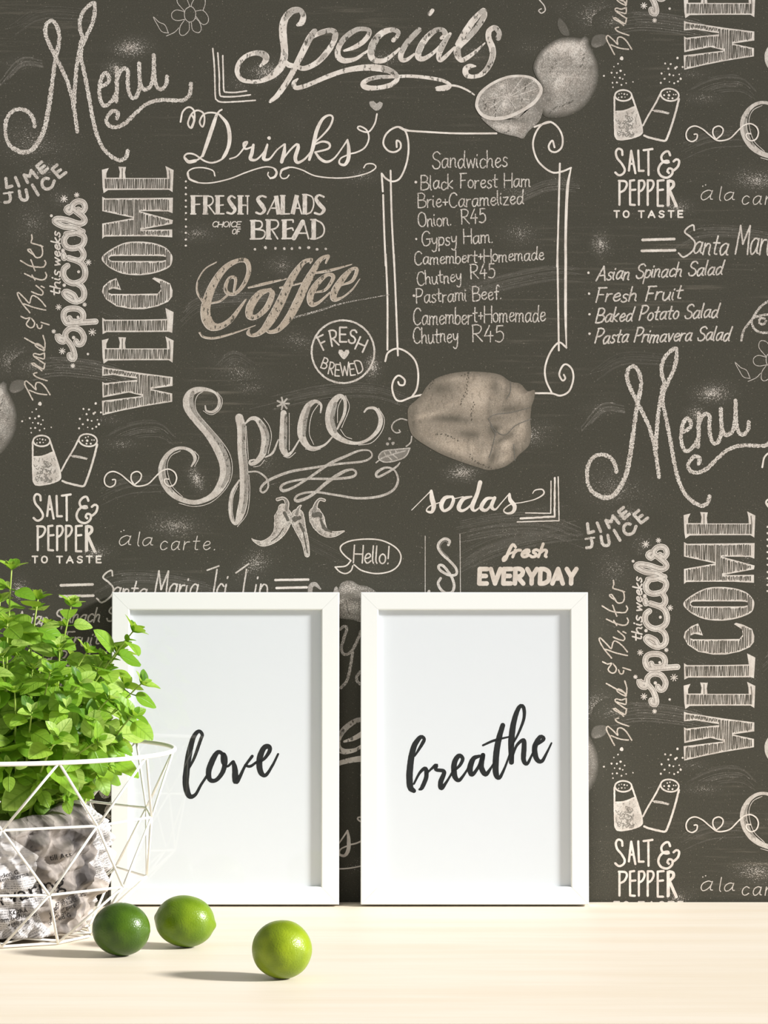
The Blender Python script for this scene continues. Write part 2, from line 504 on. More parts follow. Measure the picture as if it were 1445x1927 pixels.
# stroke alphabet: advance|strokes (c = curve, l = straight), cap height 10
GL = {
'A': '7|l0 0 3.5 10 7 0|l1.2 3.5 5.8 3.5', 'B': '6|l0 0 0 10|c0 10 3 10 5 8.6 4.6 6.2 2.6 5.2 0 5.2|c0 5.2 3.5 5.2 6 3.6 5.4 1 3 0 0 0',
'C': '6|c6 8.4 4.4 10 2 9.6 .3 6.8 .2 3.4 1.6 .6 4 0 6 1.4', 'D': '6|l0 0 0 10|c0 10 3 9.8 5.6 8 6 5 5.6 2 3 .2 0 0',
'E': '5|l0 0 0 10|l0 10 5 10|l0 5.2 4.2 5.2|l0 0 5 0', 'F': '5|l.6 0 .6 10|l0 10 5 10|l.6 5.2 4 5.2',
'G': '6.5|c6 8.4 4.4 10 2 9.6 .3 6.8 .2 3.4 1.6 .4 4 0 6 1.6 6.2 4.6|l3.6 4.6 6.6 4.6', 'H': '6|l0 0 0 10|l6 0 6 10|l0 5 6 5',
'I': '1|l.5 0 .5 10', 'J': '5|c4 10 4 4 3.6 1 1.8 0 .2 1 0 2.4', 'K': '6|l0 0 0 10|l5.6 10 0 4.6 6 0', 'L': '5|l0 10 0 0 5 0',
'M': '7.4|l0 0 .8 10 3.7 3.5 6.6 10 7.4 0', 'N': '6|l0 0 0 10 6 0 6 10', 'O': '6.4|c3.2 10 .8 8.6 0 5 .8 1.4 3.2 0 5.6 1.4 6.4 5 5.6 8.6 3.2 10',
'P': '5.6|l.4 0 .4 10|c0 10 3.2 10.1 5.5 8.6 5 6 3 4.6 .4 4.4', 'R': '6|l.4 0 .4 10|c0 10 3.2 10.1 5.4 8.6 4.8 6 3 4.9 .4 4.7|l1.8 4.8 6 0',
'S': '5.4|c5.3 8.6 3.6 10 1.2 9.4 .3 7.6 1.4 5.8 3.8 4.8 5.4 3.2 5 1 3 0 .8 .5 0 2', 'T': '6|l3 0 3 10|l0 10 6 10',
'U': '6|c0 10 0 3 1 .6 3 0 5 .6 6 3 6 10', 'V': '6.4|l0 10 3.2 0 6.4 10', 'W': '8|l0 10 2 0 4 7 6 0 8 10', 'X': '6|l0 0 6 10|l0 10 6 0',
'Y': '6.4|l0 10 3.2 4.6 6.4 10|l3.2 4.6 3.2 0', 'Z': '6|l0 10 6 10 0 0 6 0',
'a': '5|c4.4 5 2.6 5.6 .6 4.2 .2 1.8 1.2 0 2.8 .6 4.2 3 4.5 5.4|c4.5 5.4 4.2 2 4.6 .4 5.4 .3', 'b': '4|l0 10 0 .3|c0 3.4 1.6 5.3 3.6 4.6 4 2.2 2.8 .1 1 0 0 1',
'c': '4|c4 4.6 2.4 5.5 .6 4.2 .2 2 1.2 .1 2.8 .1 4.2 1.2', 'd': '5|c4.2 4.4 2.6 5.5 .6 4.2 .2 1.8 1.2 0 2.8 .5 4.2 3|c4.9 10 4.4 4 4.4 1 5.2 .2',
'e': '4.2|c.4 2.6 2.6 3 4 4 3.4 5.3 1.8 5.3 .5 3.6 .4 1.6 1.6 .1 3 .2 4.4 1.4', 'f': '3.4|c4 9 3 10 1.8 9 1.6 5 1.6 0|l0 5.2 3.4 5.4',
'g': '4.4|c4.2 4.6 2.4 5.5 .5 4.2 .3 1.8 1.4 .4 3 1 4.2 3.4|c4.4 5.4 4.2 0 3.6 -3.4 1.8 -4 .4 -3', 'h': '4.4|l0 10 0 0|c0 3 1.8 5.2 3.4 4.6 3.6 2.4 3.6 .6 4.4 0',
'i': '1|c0 5.2 0 1.4 .8 .1|l.2 7.2 .3 7.7', 'k': '4|l0 10 0 0|l3.6 5.4 .2 2.4 3.8 0', 'l': '1|c0 10 0 2 .8 .1',
'm': '6.8|l0 5.4 0 0|c0 3.4 1.4 5.3 2.8 5 3 3 3 0|c3 3.4 4.4 5.3 5.8 5 6 3 6 .4 6.8 0', 'n': '4.2|l0 5.4 0 0|c0 3.2 1.6 5.3 3.2 5 3.4 3 3.4 .6 4.2 0',
'o': '4.2|c2.1 5.5 .6 4.6 0 2.7 .7 .7 2.1 0 3.6 .7 4.2 2.7 3.6 4.7 2.1 5.5', 'p': '4|l.2 5.4 0 -4|c0 3.4 1.6 5.3 3.6 4.6 4 2.2 2.8 .1 1 0 0 1',
'r': '3|l0 5.4 0 0|c0 3 1.2 5 3 5.2', 's': '3.4|c3.4 4.8 2 5.5 .6 4.6 1 3.2 2.6 2.4 3.3 1.2 2.4 .1 .8 0 0 .8', 't': '3.2|c1.4 9 1.2 3 1.6 .4 3 .4|l-.4 5.6 3.4 5.8',
'u': '4.6|c0 5.4 .1 2 1 0 2.6 .4 3.8 3 4 5.4|c4 5.4 4 1.4 4.8 .1', 'v': '3.8|l0 5.4 1.8 0 3.8 5.4', 'w': '6|l0 5.4 1.4 0 3 4.6 4.6 0 6 5.4',
'y': '4|c0 5.4 .4 2.6 1.6 1.6 3 2.6 3.9 5.4|c3.9 5.4 3.6 0 2.8 -3.4 1.2 -4 0 -3', 'z': '3.8|l0 5.4 3.8 5.4 0 0 3.8 0',
'4': '5|l3 9.6 0 3.4 5 3.4|l3.6 6 3.4 -.4', '5': '5|l4.6 9.6 1.2 9.6 .9 5.6|c.9 5.6 3 6.3 4.8 4.6 4.6 1.4 2.6 -.2 .2 .6', '+': '3.6|l0 4 3.6 4|l1.8 2 1.8 6',
'.': '1|l.3 0 .5 .3', '!': '1|l.5 10 .4 3|l.3 0 .5 .3', "'": '1|l.5 10 .3 8', ',': '1|l.5 .4 0 -1.4', '-': '3|l0 4 3 4',
}
def T(view, text, x0, x1, y0, y1, cap, w, slant=0.0, ink=HW, layer=1, jit=.12, vert=False, gap=1.3, wob=.25):
    """text fitted between x0 and x1 on a baseline y0 -> y1 (vert: reading upward, x/y swapped)"""
    vx, vy, sc = VIEWS[view]
    adv = [3.0 if c == ' ' else float(GL[c].split('|')[0]) for c in text]
    tot = sum(adv)+gap*(len(text)-1)
    L = sqrt((x1-x0)**2+(y1-y0)**2)
    kx = L/tot; ky = cap/10
    ux, uy = (x1-x0)/L, (y1-y0)/L
    pos = 0.0
    for c, a in zip(text, adv):
        if c != ' ':
            dy = random.uniform(-wob, wob)
            for st in GL[c].split('|')[1:]:
                a2 = [float(t) for t in st[1:].split()]
                P = []
                for i in range(0, len(a2), 2):
                    gx, gy = a2[i]+pos, a2[i+1]+dy
                    lx = gx*kx+slant*gy*ky; ly = -gy*ky
                    X = x0+lx*ux-ly*uy; Y = y0+lx*uy+ly*ux
                    P.append((vx+X/sc, vy+Y/sc, w/sc))
                if st[0] == 'c': ribbon(spline(P, 1.8), ink, layer, jit)
                else:
                    for p, q in zip(P[:-1], P[1:]): ribbon(spline([p, q], 2.5), ink, layer, jit)
        pos += a+gap

# --- Menu
S('A', 26, '235 860 228 815 195 765 140 742 85 757 45 810 36 880 50 960 90 1010 150 1035 215 1020 260 965 300 880 330 740 355 560 375 420 400 300 400 220 375 160 345 140 315 165 308 220 330 290 375 380 410 450 455 550 490 670 510 780 525 895;'
  '505 700 508 600 520 470 540 340 560 260 545 200 545 130 580 60 635 20 645 60 630 150 590 240 560 310 550 380 570 480 590 580 610 690 640 850 680 970 740 1050 810 1090 855 1070 868 1025;'
  '690 590 735 560 740 520 715 495 690 530 676 600 680 670 700 715 730 715 765 680 785 640;795 460 795 560 790 690;790 560 815 490 850 465 870 490 868 560 880 640 905 668 935 640 950 560 945 430;'
  '945 430 950 540 965 600 1000 605 1030 570 1045 480 1045 375;1045 375 1048 500 1065 590 1100 605 1130 570 1135 520;'
  '795 805 800 765 770 755 735 785 722 825 750 860 800 862 860 830 920 770 1000 705 1090 680 1180 682 1250 680 1290 640 1298 568', GR, 1, .22)
S('A', 31, '260 965 300 880 330 740 350 600;90 1010 150 1035 215 1020 260 965;375 380 395 320;548 300 562 260', GR, 1, .2)
# --- flower
S('A', 5, '1292 42 1258 70 1256 120 1285 150 1320 135 1330 90 1315 55 1292 42;1255 80 1200 68 1168 90 1172 125 1205 140 1255 132;1255 135 1225 180 1222 230 1250 240 1285 205 1285 150;'
  '1300 150 1310 205 1350 222 1368 195 1355 150 1325 120;1330 110 1375 165 1410 155 1415 115 1380 72 1330 75;1380 72 1395 20 1385 -30 1345 -40 1305 20 1300 42;1290 42 1260 -20 1215 -30 1205 15 1250 72;'
  '1215 190 1185 220 1130 245;1145 225 1120 170 1080 150 1042 115 1070 170 1100 215 1145 225', (.72, .4, 0))
# --- corner bracket
S('B', 14, '50 440 65 620 72 860 85 905 130 925 260 922 435 910;95 480 108 680 112 845 140 875 250 875 390 860;140 505 145 680 150 815 170 835 250 838 355 825', (.95, .25, 0), 1, .14)
# --- Specials (big)
SPEC_B = ('820 225 30 855 205 55 870 140 50 835 90 45 770 100 60 710 160 65 685 250 70 690 360 68 700 470 65 680 580 72 610 670 62 500 730 40 400 740 36 310 720 40 270 650 44 290 570 45 350 510 42 440 480 45 520 500 60 530 545 55 480 600 20;'
  '970 285 50 930 340 60 880 440 60 820 560 55 760 680 50 690 790 50 630 870 45 570 920 30;960 340 20 1020 300 45 1110 275 45 1160 300 50 1145 380 50 1080 480 55 990 570 50 880 620 45 800 600 40 740 590 50 720 570 40;'
  '820 715 15 785 750 40 800 795 40 870 785 40 960 750 40 1100 690 42 1250 640 45 1400 615 55 1530 612 60')
SPEC_C = ('-60 460 20 30 430 40 110 380 45 160 320 45 165 275 40 110 262 40 40 275 45 -50 340 50 -110 430 50 -115 510 55 -60 550 50 40 535 35 110 490 25 170 450 20;'
  '385 365 40 420 330 35 430 290 40 380 270 42 300 290 55 230 350 60 190 430 65 185 510 60 230 550 50 310 545 40 400 480 30 440 440 20;'
  '620 270 45 570 320 50 500 400 50 455 490 50 460 540 45 510 540 35 575 490 20;715 125 40 740 95 36;'
  '820 345 30 855 320 50 840 275 40 770 275 45 690 340 55 630 430 60 610 510 58 650 535 45 720 500 35 790 440 30 850 370 35 900 310 35;900 310 20 840 400 50 800 490 50 805 545 40 850 520 38 940 430 22;'
  '960 400 30 1020 320 60 1100 200 60 1180 110 45 1210 90 35 1210 150 45 1140 255 50 1050 355 50 975 430 55 965 490 60 1000 545 45 1060 520 40 1140 460 28 1215 390 12;'
  '1335 345 50 1345 300 45 1310 250 45 1255 280 50 1250 350 55 1280 430 60 1285 510 55 1250 600 50 1190 670 45 1110 695 36 1050 680 50 1040 630 55 1080 600 45 1130 600 15;'
  '200 612 62 300 625 60 360 645 55 410 680 45 420 720 42 360 770 45 250 795 40 150 795 50 110 765 50 150 725 40 250 700 35 400 695 30 540 690 30 700 705 32 830 730 32 900 770 28 870 800 40 780 808 35 772 795 20 900 775 20 980 785 18 1060 820 18 1120 860 12')
for vw, tx in (('B', SPEC_B), ('C', SPEC_C)):
    V(vw, tx, (.96, .1, .75), 1)
# darker tan facets of the brush strokes
V('B', '868 130 50 840 95 45 780 98 55 730 135 50 705 180 22;690 470 14 715 500 26 708 545 14;450 480 40 510 490 58 540 530 40;975 280 44 945 330 50 905 390 56;1020 300 40 1110 276 42 1160 300 48 1150 350 48;1010 560 14 1050 515 40 1075 490 30', (.62, .18, .9), 2)
V('C', '165 300 40 160 270 38 100 262 38 40 275 44 -30 320 46 -90 390 46;430 320 32 428 290 38 380 270 40;250 330 50 200 410 60 190 470 60;620 270 44 570 320 48 500 400 48 465 460 44;850 300 44 830 272 38 770 275 42 720 310 44;640 400 40 620 470 44;890 320 20 840 400 46 815 450 46;1205 150 42 1140 255 48 1060 340 46;975 440 40 985 500 30;1180 110 44 1210 95 30 1210 150 40;1335 345 48 1345 300 43 1310 250 43;1290 440 30 1285 520 36 1250 600 40 1210 650 30;300 625 50 380 650 44 415 690 40;150 735 20 230 702 28 330 696 24', (.62, .18, .9), 2)
# heart over Drinks + tail
shade('C', '228 1005 175 960 170 920 205 915 235 940 262 920 290 935 275 980', .55, [], 1, .25)
S('E', 11, '1370 125 1355 190 1315 245 1265 240 1238 220 1255 208 1300 235 1315 290 1290 350 1240 382 1190 395', TH)
# --- Drinks
S('E', 12, '35 178 50 110 90 78 125 100 130 160 110 220 85 190 110 125 150 100 190 120 198 170 185 212 165 180 190 130 240 115 300 130 350 190 372 270 365 350 330 420 260 455 200 445 130 400 80 395 60 420 85 450 130 445 180 410 220 310 260 180 290 115 315 95', TH)
V('E', '300 130 14 350 190 24 368 270 27 360 350 24 320 425 14;185 410 18 220 310 26 260 190 26 280 130 18;135 443 22 90 450 24 65 425 16;110 130 12 128 165 16 110 215 14;'
  '370 430 10 420 410 10 470 350 12 490 315 12 465 325 18 475 362 14 530 345 10;530 335 18 520 390 25 510 430 24 550 435 14 600 385 10 625 330 10;625 335 15 605 400 25 602 432 23 640 430 14 690 370 10 740 330 12;'
  '745 330 12 738 390 26 722 450 24;725 440 10 780 370 12 825 330 16 835 350 24 815 420 26 830 455 20 880 430 14 930 370 10;'
  '910 435 18 935 350 26 960 240 26 1000 160 20 1045 133 14 1070 150 14 1050 210 14 1000 270 12 945 320 12;950 330 12 1000 312 14 1045 325 16 1040 360 14 950 385 12;950 385 14 985 430 20 1030 450 18 1080 425 12 1130 360 10 1170 300 12;'
  '1170 300 12 1178 360 24 1175 430 26 1150 470 20 1115 460 14 1125 425 10 1190 395 10', TH)
dot('E', 637, 288, 13)
S('E', 9, '268 545 255 510 190 490 120 495 82 525 100 570 160 592 250 592 370 565 480 522 580 490 640 485 685 505 680 550 650 562 628 540 632 522;772 540 755 560 725 562 712 535 730 500 790 487 860 505 950 545 1080 560 1200 553 1310 525 1362 490 1345 465 1300 465 1280 490', TH)
V('E', '670 495 10 688 520 16 675 552 16 645 562 12;715 530 12 725 505 16 770 488 14;85 520 10 95 565 14 150 590 12', TH)
for y in (583, 626, 670, 713, 755, 798, 841, 891, 933, 978, 1020): dot('E', 71, y, 7.5)
dots('E', '540 1045 9 612 1033 11 680 1038 10 740 1040 10 792 1040 9 845 1035 10 905 1033 11 962 1045 10 1022 1042 9', (.8, .4, 0))
# --- fresh salads / choice of bread
SAL = (.88, .18, .35)
S('E', 30, '120 679 120 808;203 679 203 808;288 679 288 807;440 679 440 808;730 677 730 808;880 669 880 808', SAL, 1, .05, cap=False)
S('E', 30, '684 680 702 808;796 806 826 676', SAL, 1, .05, cap=False)
S('E', 10, '105 682 180 682;135 740 165 738;105 804 138 804;190 682 225 682;215 682 248 690 256 720 238 743 215 748;225 748 268 805;188 804 220 804;272 682 328 682;300 745 325 743;272 803 330 803;425 682 460 682;425 804 460 804;490 682 490 804;440 745 490 745;478 682 500 682;625 805 685 685;645 765 700 765;715 805 775 803;715 680 745 680;825 690 858 803;805 765 845 765;865 672 890 672;890 672 930 690 940 740 922 790 890 806', SAL)
V('E', '405 695 12 380 682 14 362 705 22 385 745 28 405 775 24 385 802 14 352 795 16;615 690 14 585 682 14 560 705 24 590 748 30 605 780 24 580 804 14 550 795 16;1008 688 14 975 676 14 955 700 22 980 740 28 1010 775 26 985 806 14 948 798 16', SAL)
T('E', 'CHOICE', 250, 440, 893, 893, 36, 7, .22, (.85, .2, 0), jit=.05)
T('E', 'OF', 385, 435, 941, 940, 34, 7, .22, (.85, .2, 0), jit=.05)
S('E', 31, '527 844 527 978;632 841 632 977;741 843 741 976;940 839 940 976', SAL, 1, .05, cap=False)
V('E', '805 968 32 865 858 32', SAL)
S('E', 11, '510 850 545 848;540 850 580 855 590 880 575 902 540 908;540 908 600 918 608 945 590 970 540 974;510 974 545 974;615 845 650 845;650 845 690 850 700 878 680 902 650 910;655 910 695 973;615 972 650 974;725 847 800 845 800 860;755 908 795 900 800 915;725 972 800 970;872 850 905 972;830 935 895 935;920 843 955 843;950 843 995 868 1012 908 1000 950 955 973 920 973', SAL)

# --- WELCOME, reading upward, hatched
def hatched(view, txt, inner=None, hole=None, step=25, inset=24, smooth=False):
    p = poly(view, txt, (.88, .14, .1), 1, smooth)
    x0, y0, s = VIEWS[view]
    hp = pts_of(view, hole, 2) if hole else None
    if hp:
        hp = spline(hp, 3, True)[:-1]
        from mathutils.geometry import tessellate_polygon
        PR.add(hp, [tuple(t) for t in tessellate_polygon([[Vector((a, b, 0)) for a, b in hp]])], 2, (0, 0, 0))
    q = pts_of(view, inner, 2) if inner else p
    xs = [a for a, _ in q]
    x = min(xs)+(40/s if not inner else 6/s)
    def cuts(pp, x):
        ys = []
        for i in range(len(pp)):
            (xa, ya), (xb, yb) = pp[i], pp[(i+1) % len(pp)]
            if (xa <= x) != (xb <= x): ys.append(ya+(yb-ya)*(x-xa)/(xb-xa))
        return ys
    while x < max(xs)-(38/s if not inner else 4/s):
        ys = sorted(cuts(q, x)+(cuts(hp, x) if hp else []))
        for a, b in zip(ys[::2], ys[1::2]):
            k = inset/s if not inner else 0
            a2, b2 = a+k*random.uniform(.8, 1.5), b-k*random.uniform(.8, 1.5)
            if b2-a2 > 12/s:
                dx = random.uniform(-5, 5)/s
                ribbon(spline([(x-dx, a2, random.uniform(11, 18)/s), (x+dx, b2, random.uniform(8, 15)/s)], 4), (.04, 0, 0), 3, .1)
        x += step/s*random.uniform(.75, 1.2)
WE = '90 150 190 125 155 200 155 265 340 265 350 180 330 105 440 110 425 190 435 270 1035 270 1030 180 1010 95 1130 155 1115 475 1060 440 600 440 180 445 115 490 100 400'
def shift(t, dy):
    a = t.split()
    return ' '.join(str(float(v)+dy) if i % 2 else v for i, v in enumerate(a))
WI = '140 288 1065 288 1065 415 140 415'
for dy in (0, 1849.5+622):
    hatched('F', shift(WE, dy), shift(WI, dy))
    S('F', 8, f'388 {130+dy} 388 {270+dy};1068 {160+dy} 1080 {280+dy} 1075 {420+dy}', (.05, 0, 0), 3)
hatched('F', '95 540 140 565 600 560 1120 555 1115 780 1050 755 640 750 1120 880 1110 935 660 1020 1110 1015 1110 1130 800 1115 400 1115 130 1120 95 1150 95 930 550 850 95 750')
hatched('F', '85 1435 180 1330 400 1215 600 1190 830 1210 1000 1270 1090 1360 1115 1435 1080 1550 950 1620 780 1665 600 1680 400 1660 250 1600 150 1530', None, '190 1435 220 1405 600 1400 980 1405 1018 1435 980 1468 600 1472 220 1468', smooth=True)
hatched('F', '300 1720 370 1895 250 1870 180 1900 190 1935 230 1950 600 1950 900 1945 950 1880 930 1800 820 1730 850 1710 960 1740 1080 1800 1115 1900 1110 1990 1050 2065 900 2130 700 2172 520 2172 300 2130 150 2030 90 1920 110 1840 200 1760')
hatched('G', '95 445 140 475 600 475 1035 465 1010 305 1130 365 1110 665 1060 650 600 655 160 655 100 685', '125 500 1045 490 1045 625 125 630')
hatched('G', '95 1150 150 1170 680 1250 1115 1305 1115 1435 800 1480 1110 1545 1110 1665 700 1730 350 1800 100 1860 90 1650 350 1620 680 1580 480 1530 100 1605 95 1375 130 1395 600 1345 600 1330 250 1275 95 1290')

# --- lime juice
LJ = (.78, .45, .15)
S('H', 42, '78 325 88 445;88 450 160 430;208 315 255 430;322 280 370 380;325 280 395 300;395 298 420 225;418 220 500 318;495 160 565 255;497 157 560 105;532 205 595 160;572 255 640 195;125 520 140 590 120 640 65 648;258 495 278 590 325 620 368 590 350 480;435 415 512 548;650 330 605 325 565 370 575 440 630 470 695 440 728 360;700 205 797 315;703 200 765 145;750 255 812 212;802 310 885 248', LJ, 1, .08)
S('H', 25, '50 530 170 512', LJ)
# --- Bread & Butter
BB = (.9, .5, 0, .6)
S('I', 19, '445 1535 390 1430 335 1320 355 1278 430 1340 490 1400 480 1350 500 1300 560 1310 620 1370 680 1465;400 1405 520 1450 635 1465;640 1275 560 1250 480 1215 455 1180 500 1165;570 1140 520 1100 440 1055 425 1040 455 1035 520 1080 590 1115 610 1040;600 1040 540 1000 455 935 470 905 540 920 600 900;470 945 540 965 600 975 605 900;600 870 520 830 475 790 500 770 560 800 605 860;335 695 470 770 600 830;605 860 612 760 585 660;'
  '285 400 350 430 410 420 360 500 400 550 450 545 470 490 430 430;500 510 520 560 560 560 570 520;560 480 665 515;405 350 300 220 240 110 250 75 330 150 400 220 420 150 450 115 540 170 620 265;325 230 470 280 620 315;430 65 500 95 570 110 585 70 540 20 490 -20;600 10 560 -10', BB, 1, .18)
S('H', 19, '330 1605 450 1660 560 1690 610 1670 625 1630 610 1590;430 1625 470 1690;275 1430 400 1500 560 1520 600 1500 615 1460 600 1430;415 1420 470 1565;440 1345 390 1310 370 1280 400 1275 440 1330 480 1385 540 1385 570 1340 565 1260 545 1225;575 1240 500 1215 420 1190 430 1140 425 1085', BB, 1, .18)
# --- this weeks specials, reading upward
VIEWS['Z'] = (0, 0, 1)
def upright(text, xb, y0, y1, cap, w, ink):
    T('Z', text, xb, xb, y0, y1, cap, w, .25, ink, 2, .08) if False else T('Z', text, xb, xb+.001, y0, y1, cap, w, .25, ink, 2, .08)
upright('this', 113, 556, 511, 19, 3.0, (.88, .25, 0))
upright('weeks', 113, 501, 438, 17, 3.0, (.88, .25, 0))
SPV = (('I', '945 925 955 965 1000 980 1012 920 970 800 890 705 820 690 780 660 800 720 860 745 890 700 890 630 940 575 1010 560 1090 590 1140 680 1115 765 1060 780 1035 740;1300 470 1150 480 950 495 900 485 865 410 880 330 950 295 1060 300 1125 355 1125 430 1070 470 970 465 945 425;1045 200 980 185 900 130 870 80 910 65 1000 110 1050 190 1125 160 1145 80 1115 0 1050 -45'),
       ('H', '905 1500 860 1540 850 1620 900 1700 1000 1735 1110 1690 1145 1600 1120 1500 1050 1440 920 1395;920 1395 1050 1430 1110 1395 1120 1330 1080 1260;850 1350 862 1395;900 1085 860 1150 880 1230 960 1265 1080 1240 1130 1170 1120 1100 1040 1060;890 1075 1000 1060 1110 1040;1080 1030 1000 990 850 970 735 905 770 870 900 885 1060 935 1135 905 1120 850 1060 800 990 745;1050 745 1100 775 1140 720 1115 650 1040 635 975 680 965 740 930 785 890 745 925 712'))
for vw, tx in SPV:
    S(vw, 80, tx, (.9, .12, 0), 1, .02)
for vw, tx in SPV:
    S(vw, 56, tx, (.42, .2, 0), 2, .02)
for vw, tx in SPV:
    S(vw, 38, tx, (.82, .2, 0), 3, .02)
for x, y, r in ((860, 600, 45), (1030, 550, 32), (690, 828, 15), (845, 1295, 24), (1185, 1455, 38), (1055, 1580, 16), (862, 1760, 20)): star('H', x, y, r, 11)
for x, y, r in ((795, 275, 38), (1150, 240, 25), (1255, 615, 48), (730, 605, 25), (1000, 688, 20), (845, 872, 42), (990, 1072, 28), (1195, 912, 12), (1060, 410, 15)): star('I', x, y, r, 11)

# --- scroll frame with the sandwich list
S('J', 13, '135 210 135 165 160 180 160 220 120 245 75 235 42 190 55 130 100 85 150 70 195 100 215 170 215 260 195 350 155 430 105 450 60 430 30 395;160 78 210 95 350 105 560 115 830 115;1235 212 1220 165 1195 200 1205 235 1245 245 1285 210 1290 140 1260 75 1205 35 1145 55 1100 120 1085 200 1110 290 1160 350 1225 388 1290 380 1350 355;1095 70 1145 52 1210 35;30 395 38 520;40 545 48 800 58 1037;92 375 100 700 118 1045;1272 325 1265 600 1253 1045', TH)
V('J', '1350 355 8 1325 500 20 1313 800 18 1313 1045 18;150 72 12 190 90 18 230 98 12', TH)
S('K', 13, '58 -5 70 300 70 660;115 -5 130 350 143 700;1255 -5 1265 665;55 740 75 680 140 652 210 680 265 740 285 830 275 930 240 990;145 885 155 905 185 905 190 870 150 840 115 870 103 930 125 1000 165 1018 240 990 330 970;1318 645 1265 610 1205 680 1170 780 1175 870 1215 960;1300 835 1310 860 1290 875 1268 830 1290 775 1320 762 1358 800 1365 870 1335 950 1275 980 1215 965 1100 963', TH)
V('K', '1313 -5 18 1312 400 18 1318 650 8', TH)
for a in (('J', 'Sandwiches', 385, 905, 360, 345, 118), ('J', 'Black Forest Ham', 305, 1065, 508, 485, 100), ('J', 'Brie+Caramelized', 285, 1018, 638, 608, 100), ('J', 'Onion.', 288, 515, 772, 752, 100), ('J', 'R45', 585, 755, 745, 735, 100),
          ('J', 'Gypsy Ham.', 312, 805, 902, 875, 100), ('J', 'Camembert+Homemade', 260, 1160, 1030, 998, 92), ('K', 'Chutney', 280, 585, 210, 185, 95), ('K', 'R45', 650, 820, 172, 160, 100), ('K', 'Pastrami Beef.', 270, 865, 336, 306, 100),
          ('K', 'Camembert+Homemade', 252, 1170, 486, 462, 115), ('K', 'Chutney', 252, 562, 620, 605, 110), ('K', 'R45', 662, 880, 610, 600, 115)):
    T(a[0], a[1], *a[2:], 8.5, .03, (.8, .6, 0), jit=.3, wob=.5)
dots('J', '268 455 10 271 851 8'); dot('K', 255, 283, 10)

# --- Coffee
COF = ('325 285 14 335 200 20 300 190 22 270 240 24 275 290 24 330 300 22 390 240 28 425 150 30 410 80 30 350 75 30 270 120 40 200 210 50 150 320 58 130 430 66 160 510 66 220 525 45 300 480 35 370 390 22 405 340 10;280 310 14 230 350 14 165 365 12;205 85 8 130 130 9 80 210 10 75 290 11 110 350 14;'
  '570 270 20 500 300 45 440 380 55 430 450 45 480 455 32 550 390 40 585 300 35 560 275 20;845 90 12 850 70 25 800 85 30 740 160 45 690 250 55 640 360 60 580 470 60 520 550 40 460 582 25 420 570 22 430 545 16;950 90 12 965 45 22 910 70 30 860 150 45 810 240 55 760 350 58 700 460 52 630 540 35 570 560 24 540 545 15;'
  '425 258 12 540 230 20 680 198 8;640 258 14 750 235 12 860 205 6;880 158 14 980 140 20 1125 100 6;880 290 12 950 270 20 1000 190 26 960 170 24 890 230 40 845 310 45 850 370 35 900 360 20 980 290 12;1060 240 12 1130 210 22 1160 140 24 1130 130 22 1070 190 42 1010 280 48 1005 335 38 1060 325 14 1130 270 12 1180 200 6;90 565 10 120 595 14 200 600 16 330 565 12 470 515 5')
V('L', COF, (.92, .2, .2, .6), 1)
VIEWS['l'] = (351.4, 469.0, 3.6125)
V('l', COF, TAN, 2, .03, -5)
V('L', '730 462 12 900 415 14 1060 365 10 1380 305 5', (.6, .9, 0))
# --- fresh brewed
S('L', 13, ' '.join(f'{1067+213*cos(2*pi*k/28)} {693+213*sin(2*pi*k/28)}' for k in range(28)), (.82, .35, .2), 1, .2, closed=True)
def letter_at(view, ch, x, y, h, wd, rot, w, ink=CH):
    kx = wd/float(GL[ch].split('|')[0])
    bx, by = x-h/2*sin(rot), y+h/2*cos(rot)
    T(view, ch, bx-wd/2*cos(rot), bx+wd/2*cos(rot), by-wd/2*sin(rot), by+wd/2*sin(rot), h, w, 0, ink, 1, .1)
for ch, x, y, h, wd, rt in (('F', 930, 632, 95, 48, -.45), ('R', 1005, 600, 105, 50, -.18), ('E', 1068, 577, 98, 46, 0), ('S', 1132, 592, 92, 44, .2), ('H', 1192, 645, 88, 56, .42)):
    letter_at('L', ch, x, y, h, wd, rt, 12, (.85, .25, 0))
for ch, x, y, h, wd, rt in (('B', 945, 772, 72, 36, .35), ('R', 988, 808, 80, 34, .2), ('E', 1030, 818, 78, 30, .08), ('W', 1078, 812, 88, 58, -.05), ('E', 1130, 815, 78, 32, -.12), ('D', 1175, 792, 88, 42, -.3)):
    letter_at('L', ch, x, y, h, wd, rt, 9, (.85, .25, 0))
shade('L', '1073 745 1035 700 1040 680 1060 680 1073 695 1086 680 1106 680 1110 700', .85, [], 1, .4)

# --- Spice
SPI = (.76, .18, .25)
SM = ('555 310 14 570 365 22 640 375 30 700 320 36 705 230 30 650 160 26 540 130 45 430 150 75 365 230 95 380 340 105 470 470 95 590 610 95 690 760 110 760 920 115 770 1070 115 700 1220 90 600 1310 60 450 1360 50 300 1330 55 180 1250 70 100 1120 80 85 980 75 130 860 50 220 785 38 320 770 34 410 810 40 445 890 36 405 970 14;'
  '925 440 90 950 560 95 955 800 95 975 1000 95 975 1300 95 940 1480 90 890 1590 40 840 1540 32 825 1400 36 850 1250 32 925 1120 18;985 510 14 1050 450 36 1120 460 55 1190 570 80 1205 690 80 1180 830 70 1110 920 50 1050 945 36 1040 910 24 1090 895 15;1210 870 14 1290 820 24 1350 680 14')
SN = ('355 245 50 355 330 58 350 430 60 350 520 58 380 575 40 420 555 18 480 460 12;650 240 12 655 180 20 610 150 30 550 190 50 510 290 62 495 400 62 530 490 50 590 525 28 680 500 18 750 430 12;785 370 14 840 250 24 845 140 28 800 110 40 740 180 60 720 290 66 745 390 60 830 460 40 940 485 24 1040 450 26 1115 370 34 1130 280 36 1090 210 26 1030 205 18 1000 235 14')
